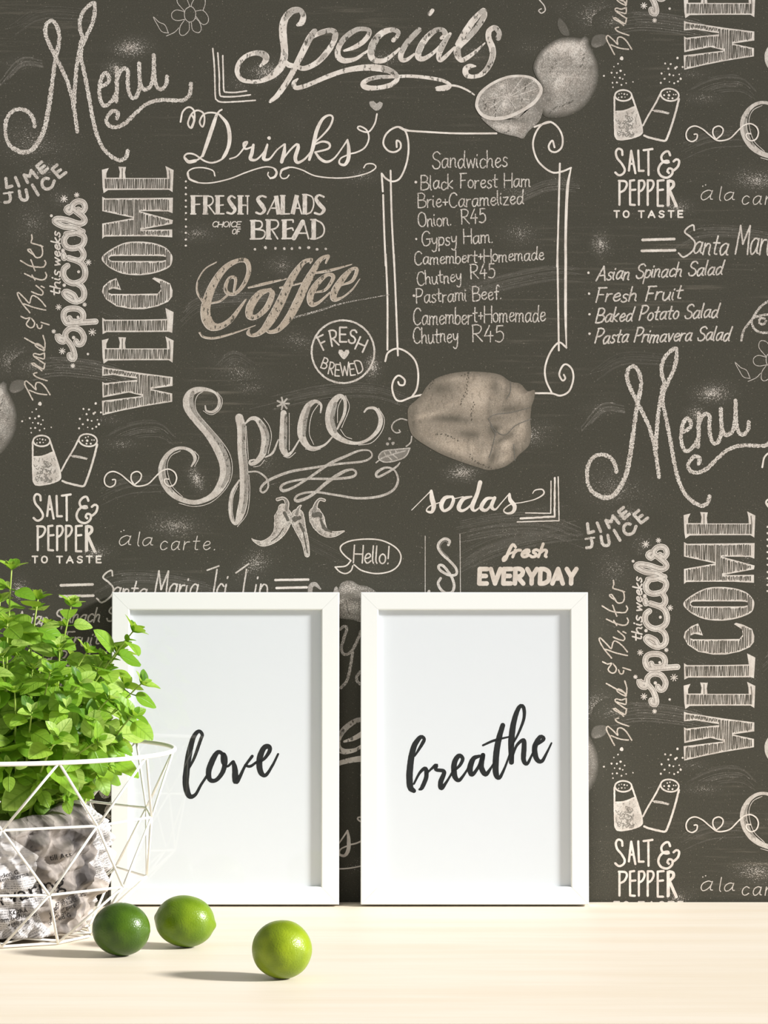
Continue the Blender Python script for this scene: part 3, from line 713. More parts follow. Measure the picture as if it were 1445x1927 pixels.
V('M', SM, SPI, 1); V('N', SN, SPI, 1)
DK = (.45, .25, .8)
V('M', '420 170 40 405 250 44 430 350 44 520 470 40 640 610 40 740 760 46 800 920 50 805 1060 46 745 1190 30;975 520 30 975 800 34 1000 1000 36 1000 1300 36 965 1470 30;1150 480 30 1225 590 36 1235 700 34 1205 820 24;130 900 20 100 1000 26 120 1120 30 200 1240 20', DK, 2)
V('N', '375 260 20 372 400 26 372 520 20;560 200 24 530 300 30 520 420 24;770 170 30 745 290 34 770 390 26', DK, 2)
S('M', 8, '530 155 470 200 445 290 480 400 600 540 730 690 820 830 850 970 830 1120 740 1260 600 1370 430 1405 270 1370;685 165 740 240 720 340 650 400 590 400 535 365;285 800 190 850 145 940 150 1050 200 1190 310 1300;440 805 485 870 440 970;1000 530 1025 890;1190 445 1250 530 1275 650 1240 830;1030 1060 1040 1250 1010 1480 905 1625;1200 900 1150 960 1080 975;910 1180 860 1300 850 1450 870 1560', (.75, .25, 0), 3)
S('N', 6, '640 165 580 260 560 400 595 495;400 245 400 540;530 530 590 545 650 530;355 590 400 600 450 560;850 105 880 200 820 360;810 375 850 430 900 450;955 500 1060 480 1140 390 1160 290 1115 205;825 120 790 200 785 320', (.78, .25, 0), 3)
for k in range(7): S('N', 15, f'350 168 {350+48*cos(k*.9)} {168+48*sin(k*.9)}', (.65, .3, 0), 2)
V('N', '70 715 14 150 715 14 220 770 16 230 840 14 190 880 16 170 850 18 230 785 22 400 715 22 600 680 20 800 650 18 990 630 18 1060 590 14 1040 545 12 960 545 16 850 590 22 720 650 24 560 760 20 430 840 20 350 865 26 335 830 22 400 795 18 550 770 18 750 770 20 900 755 22 935 720 18 900 695 18 820 720 26 700 800 28 580 900 24 480 945 28 445 935 22 480 895 18 600 875 18 780 900 18 950 925 20 1120 910 20 1230 860 20 1270 780 18 1240 700 14 1170 680 18 1100 720 24 1110 755 20 1200 710 18 1260 670 16 1285 640 8', (.66, .3, .2), 2)
shade('N', '1365 525 1250 535 1150 550 1115 600 1160 635 1250 625 1330 590', .3, [], 1, .3)
S('N', 11, '1365 525 1250 535 1150 550 1115 600 1160 635 1250 625 1330 590 1365 525;1095 640 1150 600 1240 570 1330 545;1180 595 1160 560;1220 580 1205 550;1260 565 1250 545;1190 590 1220 620;1230 578 1265 605;1340 300 1290 290 1235 320 1220 365 1250 400 1290 395 1280 380;1380 430 1370 480 1335 510', (.62, .3, 0), 2)
dots('N', '1202 450 13 1187 490 14 1230 485 14', (.55, .3, 0))

# --- bell pepper drawing
shade('O', '135 450 150 420 250 330 310 240 400 160 560 110 720 95 900 105 1010 130 1100 190 1190 210 1260 280 1325 268 1320 350 1295 430 1285 560 1295 680 1270 790 1180 875 1130 930 1040 990 900 1020 780 990 600 930 450 870 340 810 230 740 170 680 140 580', .49,
      [(790, 320, 130, 150, .34), (600, 800, 190, 70, .3, .35), (1060, 790, 40, 60, .34, .6), (1060, 920, 75, 45, .3, -.6), (310, 510, 150, 28, .3, -.25), (1195, 640, 45, 90, .28, .45), (830, 710, 50, 40, .2), (560, 400, 100, 24, .16, -.2), (1170, 300, 60, 60, .16), (560, 160, 170, 30, .14), (1020, 200, 40, 60, .12), (740, 800, 24, 44, .2), (880, 860, 40, 80, .2, .5), (1010, 660, 30, 26, .25), (1080, 610, 90, 24, .1, -.35),
       (440, 260, 130, 60, -.26, -.1), (540, 540, 190, 38, -.32, .05), (955, 240, 40, 70, -.28), (950, 640, 60, 50, -.42), (740, 690, 130, 40, -.3, .1), (930, 900, 30, 90, -.32, .4), (190, 560, 34, 170, -.26), (1090, 450, 120, 34, -.28, -.15), (1140, 850, 22, 70, -.36), (1065, 290, 18, 110, -.25, .1), (900, 440, 22, 120, -.2), (700, 820, 14, 50, -.25), (1040, 720, 120, 20, -.3, -.5), (960, 540, 70, 30, -.15)], 2, .22, .25, 22, .25, .3)
S('O', 9, '1100 190 1095 290 1060 350;890 540 960 650 1050 690 1150 600 1290 540;960 660 930 800 900 900;1280 435 1100 480 950 500 890 540;910 600 960 690;1130 780 1140 930', (.2, .3, 0), 3)
for ln in ('640 130 700 100 690 250 640 400', '735 550 745 440 760 380', '400 680 500 690 610 740', '710 875 800 950 950 1000', '330 240 385 180'):
    for a in spline(pts_of('O', ln, 2), 3.4):
        dx, dy = random.uniform(-3, 3), random.uniform(-1.5, 1.5)
        ribbon([(a[0]+dx, a[1]+dy, .8), (a[0]+dx+random.uniform(-1, 1), a[1]+dy+random.uniform(1, 2.4), 1.2)], (.02, 0, 0), 4)
# --- lemons
shade('D', '970 325 900 310 860 220 880 160 950 240', .2, [], 1, .6, .05)
shade('D', '1165 400 1190 330 1260 310 1315 330 1290 400 1200 435', .2, [(1230, 420, 60, 20, .2)], 1, .5, .15)
shade('D', '640 600 680 500 760 410 880 345 1000 335 1080 345 1112 322 1142 345 1150 400 1190 480 1225 570 1235 660 1220 780 1160 900 1080 990 960 1050 830 1070 740 1050 700 950 720 800 660 680', .6,
      [(900, 430, 170, 70, .28), (850, 740, 120, 110, .2), (1060, 480, 60, 90, .15), (1080, 920, 170, 120, -.22), (1200, 720, 70, 200, -.2), (770, 830, 60, 160, -.25), (1130, 420, 25, 70, -.2), (900, 600, 260, 18, -.12), (840, 1040, 140, 60, -.2), (860, 540, 200, 10, -.14), (880, 650, 200, 9, -.14), (1000, 700, 160, 10, .1)], 2, .42, .04, 20, .3)
shade('D', '170 1065 270 1090 400 1080 540 1020 660 940 725 840 735 960 700 1090 600 1190 550 1255 490 1240 330 1200 230 1130', .55, [(380, 1150, 130, 50, .25), (690, 960, 60, 110, -.22), (440, 1090, 200, 25, -.25)], 3, .4, .4, 10, .2)
shade('D', '115 940 150 840 260 750 400 690 530 678 640 700 715 770 725 840 660 940 540 1020 400 1080 270 1090 180 1060 130 1000', .82, [], 4, .15, .9, 6)
shade('D', '145 940 180 850 275 770 400 715 530 700 630 722 690 780 695 835 640 915 530 990 400 1045 280 1055 195 1030 155 985', .56, [(580, 730, 90, 40, -.2), (360, 780, 30, 25, .3), (385, 950, 25, 40, .35), (415, 880, 40, 30, .25), (300, 880, 90, 60, .1)], 5, .4, .5, 10, .3)
for q in range(11):
    a = q*2*pi/11+.1
    S('D', 7, f'{415+30*cos(a)} {880+20*sin(a)} {415+(225+40*cos(a+.5))*cos(a)} {878-14*cos(a)*7*.9+150*sin(a)}', (.8, .35, .2), 6)
for ln in ('842 540 850 570 822 605 805 640 812 680', '1100 490 1108 510 1085 560 1075 608', '1008 912 960 925 900 960 850 965 790 1015', '578 735 572 800 560 840 535 910', '298 905 290 950 298 1000 310 1045', '198 900 208 940 210 975', '425 1180 388 1205'):
    for a in spline(pts_of('D', ln, 2), 3.2):
        if random.random() < .3: continue
        dx, dy = random.uniform(-1.6, 1.6), random.uniform(-1.2, 1.2)
        ribbon([(a[0]+dx, a[1]+dy, .9), (a[0]+dx+random.uniform(-1, 1), a[1]+dy+random.uniform(.8, 2.6), 1.4)], (.03, .3, 0), 7)
S('D', 11, '690 -10 740 50 750 95 715 120 690 95 715 80', (.8, .4, 0))

# --- chillies
CHI = ('325 300 80 330 360 150 320 430 140 290 510 100 230 570 70 150 600 50 80 575 20 62 558 8;450 360 110 455 410 120 480 490 95 510 570 70 525 640 55 532 695 45;600 345 110 615 390 130 640 450 110 690 510 70 760 520 50 845 495 14')
CHS = '355 310 40 360 250 38 330 215 26 280 225 30;445 350 44 460 300 30 478 278 16;590 330 54 610 260 32 640 225 26 678 232 28'
V('P', CHI+';'+CHS, (.92, .2, 0), 2); V('P', CHI, (.66, .5, .5), 3, .03, -13, (.8, .4, .3)); V('P', CHS, (.4, .4, .2), 3, .03, -15)
V('P', '330 470 8 290 530 10 230 580 8;500 500 10 520 600 12 535 680 8;650 400 20 680 470 30 740 500 14;430 390 50 470 380 30;590 360 40 640 350 40 650 380 16;340 340 30 370 400 22;470 430 20 500 490 24', (.2, .6, .3), 4, .2)
# --- sodas, corner
V('Q', '60 330 6 140 250 7 215 175 9;212 182 22 218 240 38 232 300 36 215 345 24 175 335 12 200 300 10 280 270 8;380 225 15 320 235 30 290 290 34 310 335 22 360 310 26 385 250 26 370 220 14 390 240 8 460 225 7;525 225 14 460 245 30 425 310 34 455 335 22 520 290 14 570 200 12;592 115 34 570 200 30 530 300 34 550 335 18 600 300 9;700 235 14 640 245 28 600 310 32 640 330 22 700 260 12;705 235 26 680 300 30 710 325 16 760 270 8 820 200 9;820 205 18 825 250 30 860 300 32 845 345 24 800 355 14 775 330 10 830 285 9 920 270 7 1020 245 8 1085 205 12 1075 170 11 1020 175 9 1000 200 7', TH)
S('Q', 9, '1143 105 1140 355 945 352;1198 72 1205 412 880 422', CH, 1, .2, False)
S('Q', 15, '1172 80 1170 380 905 395', CH, 1, .2, False)
# --- vertical word between two rules
S('Q', 6, '165 532 165 1100;435 515 440 1100', (.75, .3, 0))
S('Q', 21, '345 600 355 570 320 552 280 575 265 620 300 675 360 730 405 785 405 830 350 835 285 800 268 765 300 760 345 810 375 860 390 920 370 970 310 975;285 860 265 900 290 950 340 985;195 960 185 985', (.78, .25, .1))
S('Q', 7, '345 590 320 570 285 600 290 640 350 700', (.3, .3, 0), 2)
# --- fresh EVERYDAY
EV = (.97, .1, 0, .62)
V('Q', '868 618 20 845 598 24 815 650 26 790 710 26 770 725 18 775 695 14 850 655 16', EV)
T('Q', 'resh', 845, 1105, 694, 692, 100, 23, .38, EV, jit=.03, wob=0)
T('Q', 'EVERYDAY', 585, 1335, 900, 900, 112, 36, .04, EV, jit=.03, wob=0, gap=2.4)
# --- Hello bubble
S('P', 12, '905 745 850 700 815 650 830 610 910 575 1050 562 1170 575 1280 630 1328 700 1310 780 1240 835 1120 855 1000 830 930 780;905 745 860 790 770 800;770 800 810 840 860 855 905 830 920 790', (.95, .25, 0))
T('P', 'Hello!', 925, 1225, 762, 772, 148, 12, .03, (.88, .3, 0), wob=0)
# --- double rules, Santa Maria line, salad list
S('S', 17, '50 418 255 412;45 489 260 485', CH, 1, .1)
S('P', 20, '262 910 542 906;272 978 530 972', CH, 1, .1)
S('T', 13, '880 95 872 55 830 75 808 110 850 145 885 190 870 250 800 300 760 270', (.85, .3, 0), 1, .15)
T('T', 'anta', 870, 1130, 272, 290, 160, 12, .15, (.82, .35, 0), jit=.2)
VIEWS['z'] = (0, 0, 1)
T('z', 'Maria', 289, 370, 1128, 1130, 54, 3, .12, (.82, .35, 0), jit=.2)
T('z', 'Ici', 398, 424, 1130, 1130, 58, 3, .15, (.82, .35, 0), jit=.2); S('z', 3, '390 1073 412 1065', (.82, .35, 0))
T('z', 'Lip', 455, 500, 1130, 1130, 58, 3, .15, (.82, .35, 0), jit=.2); S('z', 3, '444 1078 468 1061', (.82, .35, 0))
for t, x0, x1, y0, y1 in (('Asian Spinach Salad', 128, 1090, 482, 430), ('Fresh Fruit', 120, 775, 648, 622), ('Baked Potato Salad', 125, 1055, 803, 760), ('Pasta Primavera Salad', 115, 1145, 962, 938)):
    T('T', t, x0, x1, y0, y1, 108, 12, .3, (.8, .4, 0), jit=.22, wob=.5)
dots('T', '70 420 10 75 580 10 78 738 10 78 888 10')
S('T', 18, '1240 940 1260 860 1320 780 1380 690 1445 640 1520 620;1445 740 1380 750 1320 780 1340 850 1400 880 1470 870 1520 820 1510 760 1445 740;1420 770 1385 770 1380 805 1410 815 1430 790', (.75, .75, 0), 1, .2)
# --- motifs behind the frames
shade('U', '95 190 130 110 180 80 260 80 330 125 420 140 530 205 560 300 520 420 450 500 350 545 270 520 130 505 60 480 40 350', .5, [(200, 250, 140, 40, -.2), (220, 370, 200, 60, .2), (200, 160, 120, 60, .12)], 1, .6, .4)
S('U', 8, '190 300 205 400 230 460', (.1, .3, 0), 2)
S('U', 34, '120 625 170 592 195 620 165 720 135 830 150 900 200 910 260 860 330 720 355 650;260 890 245 1000 220 1130 190 1220 130 1290;345 1110 310 1160 310 1210 345 1245', (.7, .7, 0), 1, .15)
V('P', '555 1030 40 565 960 40 600 945 36 645 985 14;760 1030 20 780 975 24 785 1030 20', (.55, .3, .5))
# --- salt and pepper
def ell(cx, cy, rx, ry, rot=0, n=16):
    return ' '.join(f'{cx+rx*cos(2*pi*k/n)*cos(rot)-ry*sin(2*pi*k/n)*sin(rot)} {cy+rx*cos(2*pi*k/n)*sin(rot)+ry*sin(2*pi*k/n)*cos(rot)}' for k in range(n))
S('R', 14, ell(218, 360, 72, 46), CH, 1, .1, closed=True)
S('R', 14, ell(612, 354, 78, 52, .15), CH, 1, .1, closed=True)
S('R', 15, '142 370 145 640 155 715 190 735 290 720 365 690 378 655 360 570 320 450 290 360;530 350 490 430 430 530 385 615;155 498 230 490 312 458', CH, 1, .12)
S('R', 18, '690 390 660 510 620 640 590 720 570 745 510 735 430 715 395 700', CH, 1, .12)
S('R', 10, '465 485 530 490 605 508;480 495 520 500 600 515', (.8, .5, 0), 1, .3)
shade('R', '155 500 230 490 310 455 345 540 372 640 365 690 290 720 190 735 155 715 150 640', .82, [], 1, .3, .9, 8, .5)
for k in range(38):
    x, y = random.uniform(180, 320), random.uniform(520, 700)
    q = random.uniform(0, 3.1)
    S('R', 6, f'{x} {y} {x+22*cos(q)} {y+22*sin(q)} {x+28*cos(q+.8)} {y+28*sin(q+.8)}', (.4, .4, 0), 2, .3)
dots('R', '205 45 17 173 90 7 138 115 6 195 150 10 118 167 9 163 168 8 230 183 7 53 193 9 143 205 6 188 210 9 213 220 7 300 245 6 163 250 9 126 252 7 242 255 7 202 270 8 130 290 7 678 42 11 573 88 9 620 93 9 660 128 11 672 118 9 600 133 9 722 118 9 543 173 9 610 182 10 643 190 8 693 180 7 568 218 9 705 218 10 610 245 6 682 240 9 537 253 9 650 256 9')
dots('R', '182 348 6 203 342 5 226 348 8 250 352 6 178 378 6 204 374 8 232 374 5 592 332 7 614 325 6 565 358 8 605 358 11 645 352 6 600 384 8 636 384 9 664 352 6')
S('R', 19, '210 865 205 825 175 812 155 840 165 890 205 940 230 990 215 1025 180 1038 150 1015;265 998 285 830;285 830 320 1020;275 940 305 940;345 828 350 998;350 1000 390 1000;390 825 465 815;430 820 432 1035', TH)
S('R', 20, '615 868 600 835 565 845 540 885 560 925 605 930 600 915 565 920 530 950 515 1000 540 1045 590 1058 630 1030 635 990 605 980 592 1005 605 1018;635 1005 680 965 692 915 668 902 645 920', TH)
S('R', 19, '185 1090 185 1288;180 1085 235 1090 248 1120 225 1165 185 1185;275 1085 275 1285;275 1085 310 1080;275 1165 320 1160;275 1287 315 1290;350 1085 350 1288;350 1085 388 1085 398 1120 380 1160 350 1178;425 1082 425 1290;425 1082 465 1085 475 1120 455 1160 425 1178;510 1085 510 1295;510 1085 560 1080;510 1165 555 1160;510 1297 555 1298;595 1085 595 1295', TH)
S('R', 26, '600 1090 600 1290;610 1085 640 1095 642 1130 605 1165;610 1165 668 1298', TH)
T('R', 'TO', 140, 265, 1395, 1395, 54, 14, 0, TH, wob=0, jit=.05, gap=5)
T('R', 'TASTE', 348, 722, 1396, 1394, 54, 14, 0, TH, wob=0, jit=.05, gap=5)
S('R', 12, '820 690 845 690 840 730 800 752 760 730 752 680 780 635 830 620 890 645 950 695 1010 740 1070 742 1130 720 1190 660 1240 615 1300 600 1350 630 1365 680 1345 730 1300 745 1265 715 1265 685 1300 685;1010 738 980 690 985 640 1030 620 1065 645 1055 690 1010 730', TH, 4)
T('S', 'a', 420, 495, 160, 160, 110, 6, .25, (.85, .35, 0)); T('S', 'la', 545, 638, 165, 162, 92, 6, .2, (.85, .35, 0)); T('S', 'carte.', 690, 1050, 185, 190, 100, 6, .15, (.85, .35, 0), gap=2.6)
dots('S', '440 70 4 458 62 4')
# --- rubbed chalk patches
for a in ((245, 90, 62, 32, 0, .5), (215, 128, 34, 30, 0, .4), (35, 120, 55, 22, 0, .25), (60, 270, 110, 70, .3, .3), (80, 320, 60, 30, -.3, .35), (60, 420, 60, 60, .5, .28), (115, 375, 40, 30, 0, .3), (500, 135, 60, 35, 0, .45), (450, 160, 50, 30, .4, .25), (720, 110, 60, 25, 0, .35), (890, 100, 50, 40, 0, .25), (1090, 20, 60, 30, 0, .35),
          (560, 230, 40, 40, 0, .12), (680, 330, 50, 25, 0, .3), (370, 440, 55, 25, 0, .35), (530, 500, 40, 30, 0, .35), (400, 545, 60, 24, -.2, .25), (560, 640, 60, 30, .3, .3), (450, 700, 90, 40, .5, .3), (700, 690, 26, 40, 0, .5), (980, 440, 60, 40, 0, .32), (970, 360, 70, 18, .1, .25), (900, 540, 110, 26, -.05, .25), (1060, 340, 40, 14, .2, .3),
          (1000, 820, 60, 36, -.3, .35), (870, 890, 50, 26, 0, .5), (470, 730, 50, 20, 0, .3), (370, 900, 22, 45, -.4, .5), (330, 990, 80, 34, 0, .42), (210, 790, 50, 16, 0, .25), (230, 835, 60, 18, 0, .3), (500, 870, 30, 60, 0, .25), (30, 680, 70, 40, 0, .42), (60, 690, 50, 30, 0, .3), (180, 1040, 50, 24, 0, .4), (35, 1110, 30, 40, 0, .45), (480, 1060, 60, 40, -.5, .4), (700, 1070, 30, 30, 0, .15),
          (960, 1000, 110, 30, -.1, .25), (900, 1060, 70, 20, -.1, .2), (1010, 960, 80, 16, -.05, .2), (250, 1120, 60, 26, 0, .2), (230, 600, 40, 60, 0, .12), (320, 610, 24, 60, 0, .22), (310, 400, 24, 20, 0, .28), (10, 800, 40, 60, 0, .2), (640, 560, 80, 14, -.2, .22), (1000, 90, 60, 30, 0, .2)):
    smudge(*a)
for k in range(46):      # loose scratches
    x, y = random.uniform(0, 1090), random.uniform(0, 1290)
    q, l = random.uniform(-.7, .7), random.uniform(8, 46)
    ribbon([(x, y, .8), (x+l*.5*cos(q), y+l*.5*sin(q), 1.0), (x+l*cos(q), y+l*sin(q), .5)], (.35, .9, .3), 0)

def swoosh(pts, n, spread, r):
    base = spline([tuple(p) for p in pts], 8)
    for k in range(int(n*1.8)):
        o = random.uniform(-spread, spread)
        i0 = random.randint(0, len(base)//3); i1 = len(base)-random.randint(0, len(base)//3)
        seg = [(p[0]+o*.2, p[1]+o, random.uniform(.5, 1.9)) for p in base[i0:i1]]
        if len(seg) > 3: ribbon(seg, (random.uniform(.5, 1.3)*r, .75, 0), 0, .3)
for pts, n, sp, r in (([(870, 560), (940, 535), (1040, 515), (1100, 520)], 14, 16, .2), ([(860, 1000), (940, 985), (1020, 985), (1095, 1010)], 22, 22, .24), ([(850, 1070), (930, 1030), (1030, 1005), (1095, 1000)], 16, 20, .2), ([(200, 830), (250, 808), (300, 806), (330, 830)], 10, 18, .26), ([(340, 600), (380, 570), (480, 562), (560, 570)], 14, 14, .24),
        ([(470, 770), (600, 740), (700, 735), (780, 760)], 12, 14, .2), ([(180, 940), (240, 915), (320, 910)], 10, 16, .2), ([(50, 700), (110, 690), (200, 700), (260, 720)], 14, 18, .26), ([(960, 380), (1030, 350), (1090, 352)], 10, 10, .28), ([(170, 1110), (230, 1085), (330, 1090), (420, 1110)], 14, 12, .24), ([(560, 1010), (620, 1040), (660, 1060)], 6, 14, .15), ([(0, 160), (40, 118), (80, 120)], 10, 8, .3),
        ([(400, 700), (440, 670), (480, 690)], 6, 16, .2), ([(20, 60), (80, 25), (180, 30)], 8, 14, .16)):
    swoosh(pts, n, sp, r)

# --- repeat the pattern over the wall (half-drop), one mesh for wall and print
WX0, WX1, WZ0, WZ1 = -1.0, 1.0, -0.72, 1.15
wv = [(WX0, 0, WZ0), (WX1, 0, WZ0), (WX1, 0, WZ1), (WX0, 0, WZ1), (WX0, .08, WZ0), (WX1, .08, WZ0), (WX1, .08, WZ1), (WX0, .08, WZ1)]
wf = [(0, 1, 2, 3), (5, 4, 7, 6), (4, 0, 3, 7), (1, 5, 6, 2), (3, 2, 6, 7), (4, 5, 1, 0)]
wc = [(0, 0, 0)]*8
TWX, TWY = 1094.5, 1300
for kx in (-2, -1, 0, 1, 2):
    for ky in (-2, -1, 0, 1, 2):
        ox = kx*TWX; oy = ky*TWY+(650 if kx % 2 else 0)
        idx = {}
        for f in PR.f:
            ok = True
            for i in f:
                X = (PR.v[i][0]+ox-722.5)/WS; Z = CAMH-(PR.v[i][1]+oy-963.5)/WS
                if not (WX0+.002 < X < WX1-.002 and -.06 < Z < WZ1-.002): ok = False; break
            if not ok: continue
            nf = []
            for i in f:
                if i not in idx:
                    x, y, l = PR.v[i]
                    idx[i] = len(wv)
                    wv.append(((x+ox-722.5)/WS, -(.00002+.00006*l), CAMH-(y+oy-963.5)/WS))
                    wc.append(PR.c[i])
                nf.append(idx[i])
            a, b, c = (wv[k] for k in nf[:3])
            if (b[0]-a[0])*(c[2]-a[2])-(b[2]-a[2])*(c[0]-a[0]) < 0: nf.reverse()
            wf.append(tuple(nf))
wall = mesh_obj('wall_back', wv, wf, M['wall'])
wall['kind'] = 'structure'
at = wall.data.attributes.new('ink', 'FLOAT_COLOR', 'POINT')
flat = []
for c in wc: flat += [c[0], c[1], c[2], c[3] if len(c) > 3 else 1.0]
at.data.foreach_set('color', flat)
fl = mesh_obj('floor', *box_vf(-1.6, 1.6, -3.6, .08, -.8, -.72), M['floor'])
fl['kind'] = 'structure'
# ------------------------------------------------------------ table
tb = empty('table', (0, -.365, -.72), 'pale birch wooden table standing against the chalkboard wallpaper', 'table')
def bevel_box(name, x0, x1, y0, y1, z0, z1, mat, parent, bev=.002):
    v, f = box_vf(x0, x1, y0, y1, z0, z1)
    o = mesh_obj(name, v, f, mat, parent)
    bm = bmesh.new(); bm.from_mesh(o.data)
    bmesh.ops.bevel(bm, geom=bm.edges[:], offset=bev, segments=2, affect='EDGES')
    bmesh.ops.recalc_face_normals(bm, faces=bm.faces[:])
    bm.to_mesh(o.data); bm.free()
    return o
bevel_box('tabletop', -.85, .85, -.362, .3638, .69, .72, M['wood'], tb)
for sx in (-1, 1):
    for sy in (-1, 1):
        bevel_box('leg', sx*.78-.025, sx*.78+.025, sy*.3-.025, sy*.3+.025, 0, .69, M['wood'], tb)

# ------------------------------------------------------------ picture frames
FW, FH, RW, FD = .2269, .3105, .0178, .0215
TILT = R(2.75)
L2S, B2S = 3.141, 3.0745
LOVE = ('485 150 12 520 80 18 555 -20 20 566 -55 20 545 -75 22 515 -40 28 490 50 36 475 150 38 470 240 38 490 305 32 525 300 20 560 240 16 600 180 16;'
  '690 60 20 660 48 26 630 90 34 605 160 34 612 210 28 650 212 24 690 160 28 702 90 30 688 58 22 685 110 14 715 132 15 745 105 14;750 105 20 760 150 34 765 220 36 790 190 22 820 130 16 862 72 18;'
  '820 125 14 850 132 17 890 105 14;880 112 14 930 90 18 965 40 24 960 15 28 930 25 32 905 90 36 910 160 34 940 185 22 980 130 16 1015 60 13')
BREATHE = ('370 70 10 410 5 20 425 -28 20 405 -40 24 370 5 32 350 80 36 340 180 38 345 250 36 365 270 26;365 230 12 400 165 16 432 142 24 437 190 26 412 252 24 398 262 14;430 180 10 465 145 14 495 122 24 492 148 20 540 160 24 520 220 30 525 255 26 560 210 14 600 140 12;'
  '590 160 12 630 125 18 648 85 22 625 68 26 600 110 32 600 180 32 625 210 22 660 170 14 690 120 12;745 70 18 710 85 28 690 140 34 702 178 24 740 130 18 765 68 26;765 65 28 755 130 32 780 175 28 810 140 14 840 90 10;'
  '880 -108 28 855 -20 34 840 80 36 840 170 34 860 195 22 890 140 14 920 60 11;765 8 12 830 -20 15 920 -42 10;920 30 10 970 -60 14 1003 -150 18 1000 -212 22 975 -212 24 945 -130 32 930 -20 36 930 105 30;930 90 12 960 10 16 1000 -22 24 1003 25 30 1000 90 28 1020 115 20 1050 60 12 1070 10 12;'
  '1060 15 12 1095 -8 18 1118 -30 22 1095 -40 24 1065 20 32 1075 85 30 1105 100 22 1135 50 14 1162 -5 10')

def picture_frame(cx, label, print_label, letters, view0, vs):
    fr = empty('picture_frame', (cx, -.0392, .0022), label, 'picture frame', 'white frames leaning on the wallpaper')
    fr.rotation_euler = (-TILT, 0, 0)
    prof = [(0, FD), (0, .0007), (.0002, .0002), (.0007, 0), (RW-.0012, 0), (RW-.0003, .0004), (RW, .0012), (RW, FD)]
    hw, hh = FW/2, FH/2
    for side in range(4):
        vs_, fs_ = [], []
        L = FW if side % 2 == 0 else FH
        for end in (0, 1):
            for (w, y) in prof:
                a = -L/2+w+.00006 if end == 0 else L/2-w-.00006
                b = (FH if side % 2 == 0 else FW)/2-w        # distance from the centre
                if side == 0: p = (a, y, b)
                elif side == 1: p = (b, y, -a)
                elif side == 2: p = (-a, y, -b)
                else: p = (-b, y, a)
                vs_.append((p[0], p[1], p[2]+hh))
        n = len(prof)
        for k in range(n):
            l = (k+1) % n
            fs_.append((k, l, n+l, n+k))
        fs_ += [tuple(range(n-1, -1, -1)), tuple(range(n, 2*n))]
        mesh_obj('rail', vs_, fs_, M['frame'], fr)
    iw, ih = hw-RW+.0002, hh-RW+.0002
    v, f = box_vf(-iw, iw, 0.0042, .0048, hh-ih, hh+ih)
    prt = Print()
    for part in letters.split(';'):
        a = [float(t) for t in part.split()]
        P = []
        for i in range(0, len(a), 3):
            px = view0[0]+a[i]/vs; py = view0[1]+a[i+1]/vs
            sc = FPX/(CAMD-.030)
            zz = CAMH-(py-963.5)/sc
            P.append(((px-722.5)/sc-cx, (zz-.0022)/cos(TILT), max(a[i+2], 10)/vs/sc))
        ribbon(spline(P, .0012), (0, 0, 0), 0, .04, target=prt)
    nv = len(v)
    fo = []
    for ff in prt.f:
        p, q, r_ = (prt.v[k] for k in ff[:3])
        fo.append(tuple(nv+k for k in (ff if (q[0]-p[0])*(r_[1]-p[1])-(q[1]-p[1])*(r_[0]-p[0]) > 0 else reversed(ff))))
    v = v+[(a, 0.0042-.00006, c) for a, c, _ in prt.v]
    o = mesh_obj('art_print', v, f+fo, [M['paper'], M['ink']], fr)
    for i in range(len(f), len(o.data.polygons)): o.data.polygons[i].material_index = 1
    o['label'] = print_label
    mesh_obj('glass_pane', *box_vf(-iw, iw, .0020, .0036, hh-ih, hh+ih), M['glass'], fr)
    mesh_obj('backing_board', *box_vf(-iw, iw, .0050, .0080, hh-ih, hh+ih), M['board'], fr)
    return fr
picture_frame(-.1583, 'white wooden frame with the black script word love on white paper', 'white print with the word love', LOVE, (200, 1400), L2S)
picture_frame(.0902, 'white wooden frame with the black script word breathe on white paper', 'white print with the word breathe', BREATHE, (660, 1400), B2S)

# ------------------------------------------------------------ wire basket
BX, BD = -.3545, .243
bk = empty('wire_basket', (BX, -BD, 0), 'white geometric wire basket on the table holding the newspaper-wrapped herb', 'basket')
WR = .0012
RINGS = ((.0020, .0855, 9), (.0528, .1345, 27), (.1123, .1435, 9), (.172, .1600, 27))
def ring_pt(i, k):
    z, r, off = RINGS[i]
    q = R(off+36*k-1.5)
    return Vector((r*sin(q), -r*cos(q), z))
for i, nm in enumerate(('base_ring', 'hoop', 'hoop', 'rim')):
    if i == 3:
        P = [Vector((RINGS[3][1]*sin(2*pi*k/80), -RINGS[3][1]*cos(2*pi*k/80), RINGS[3][0])) for k in range(80)]
        mesh_obj(nm, *tube_vf(P, .0021, 10, True), M['wire'], bk, True)
    else:
        P = []
        for k in range(10):
            a, b = ring_pt(i, k), ring_pt(i, k+1)
            P += [a.lerp(b, t) for t in (.03, .5, .97)]
        mesh_obj(nm, *tube_vf(P, WR, 8, True), M['wire'], bk, True)
for i in range(3):
    for k in range(10):
        a = ring_pt(i, k)
        # neighbours on the ring above sit half a step either side
        d = 0 if RINGS[i][2] < RINGS[i+1][2] else 1
        for j in (k+d, k+d-1):
            b = ring_pt(i+1, j)
            mesh_obj('strut', *tube_vf([a, b], WR, 8), M['wire'], bk, True)
for k in range(10):
    a = ring_pt(0, k); b = ring_pt(0, k+3)
    mesh_obj('base_wire', *tube_vf([a+Vector((0, 0, .0022)), (a+b)/2+Vector((0, 0, .0042)), b+Vector((0, 0, .0022))], .001, 6), M['wire'], bk, True)

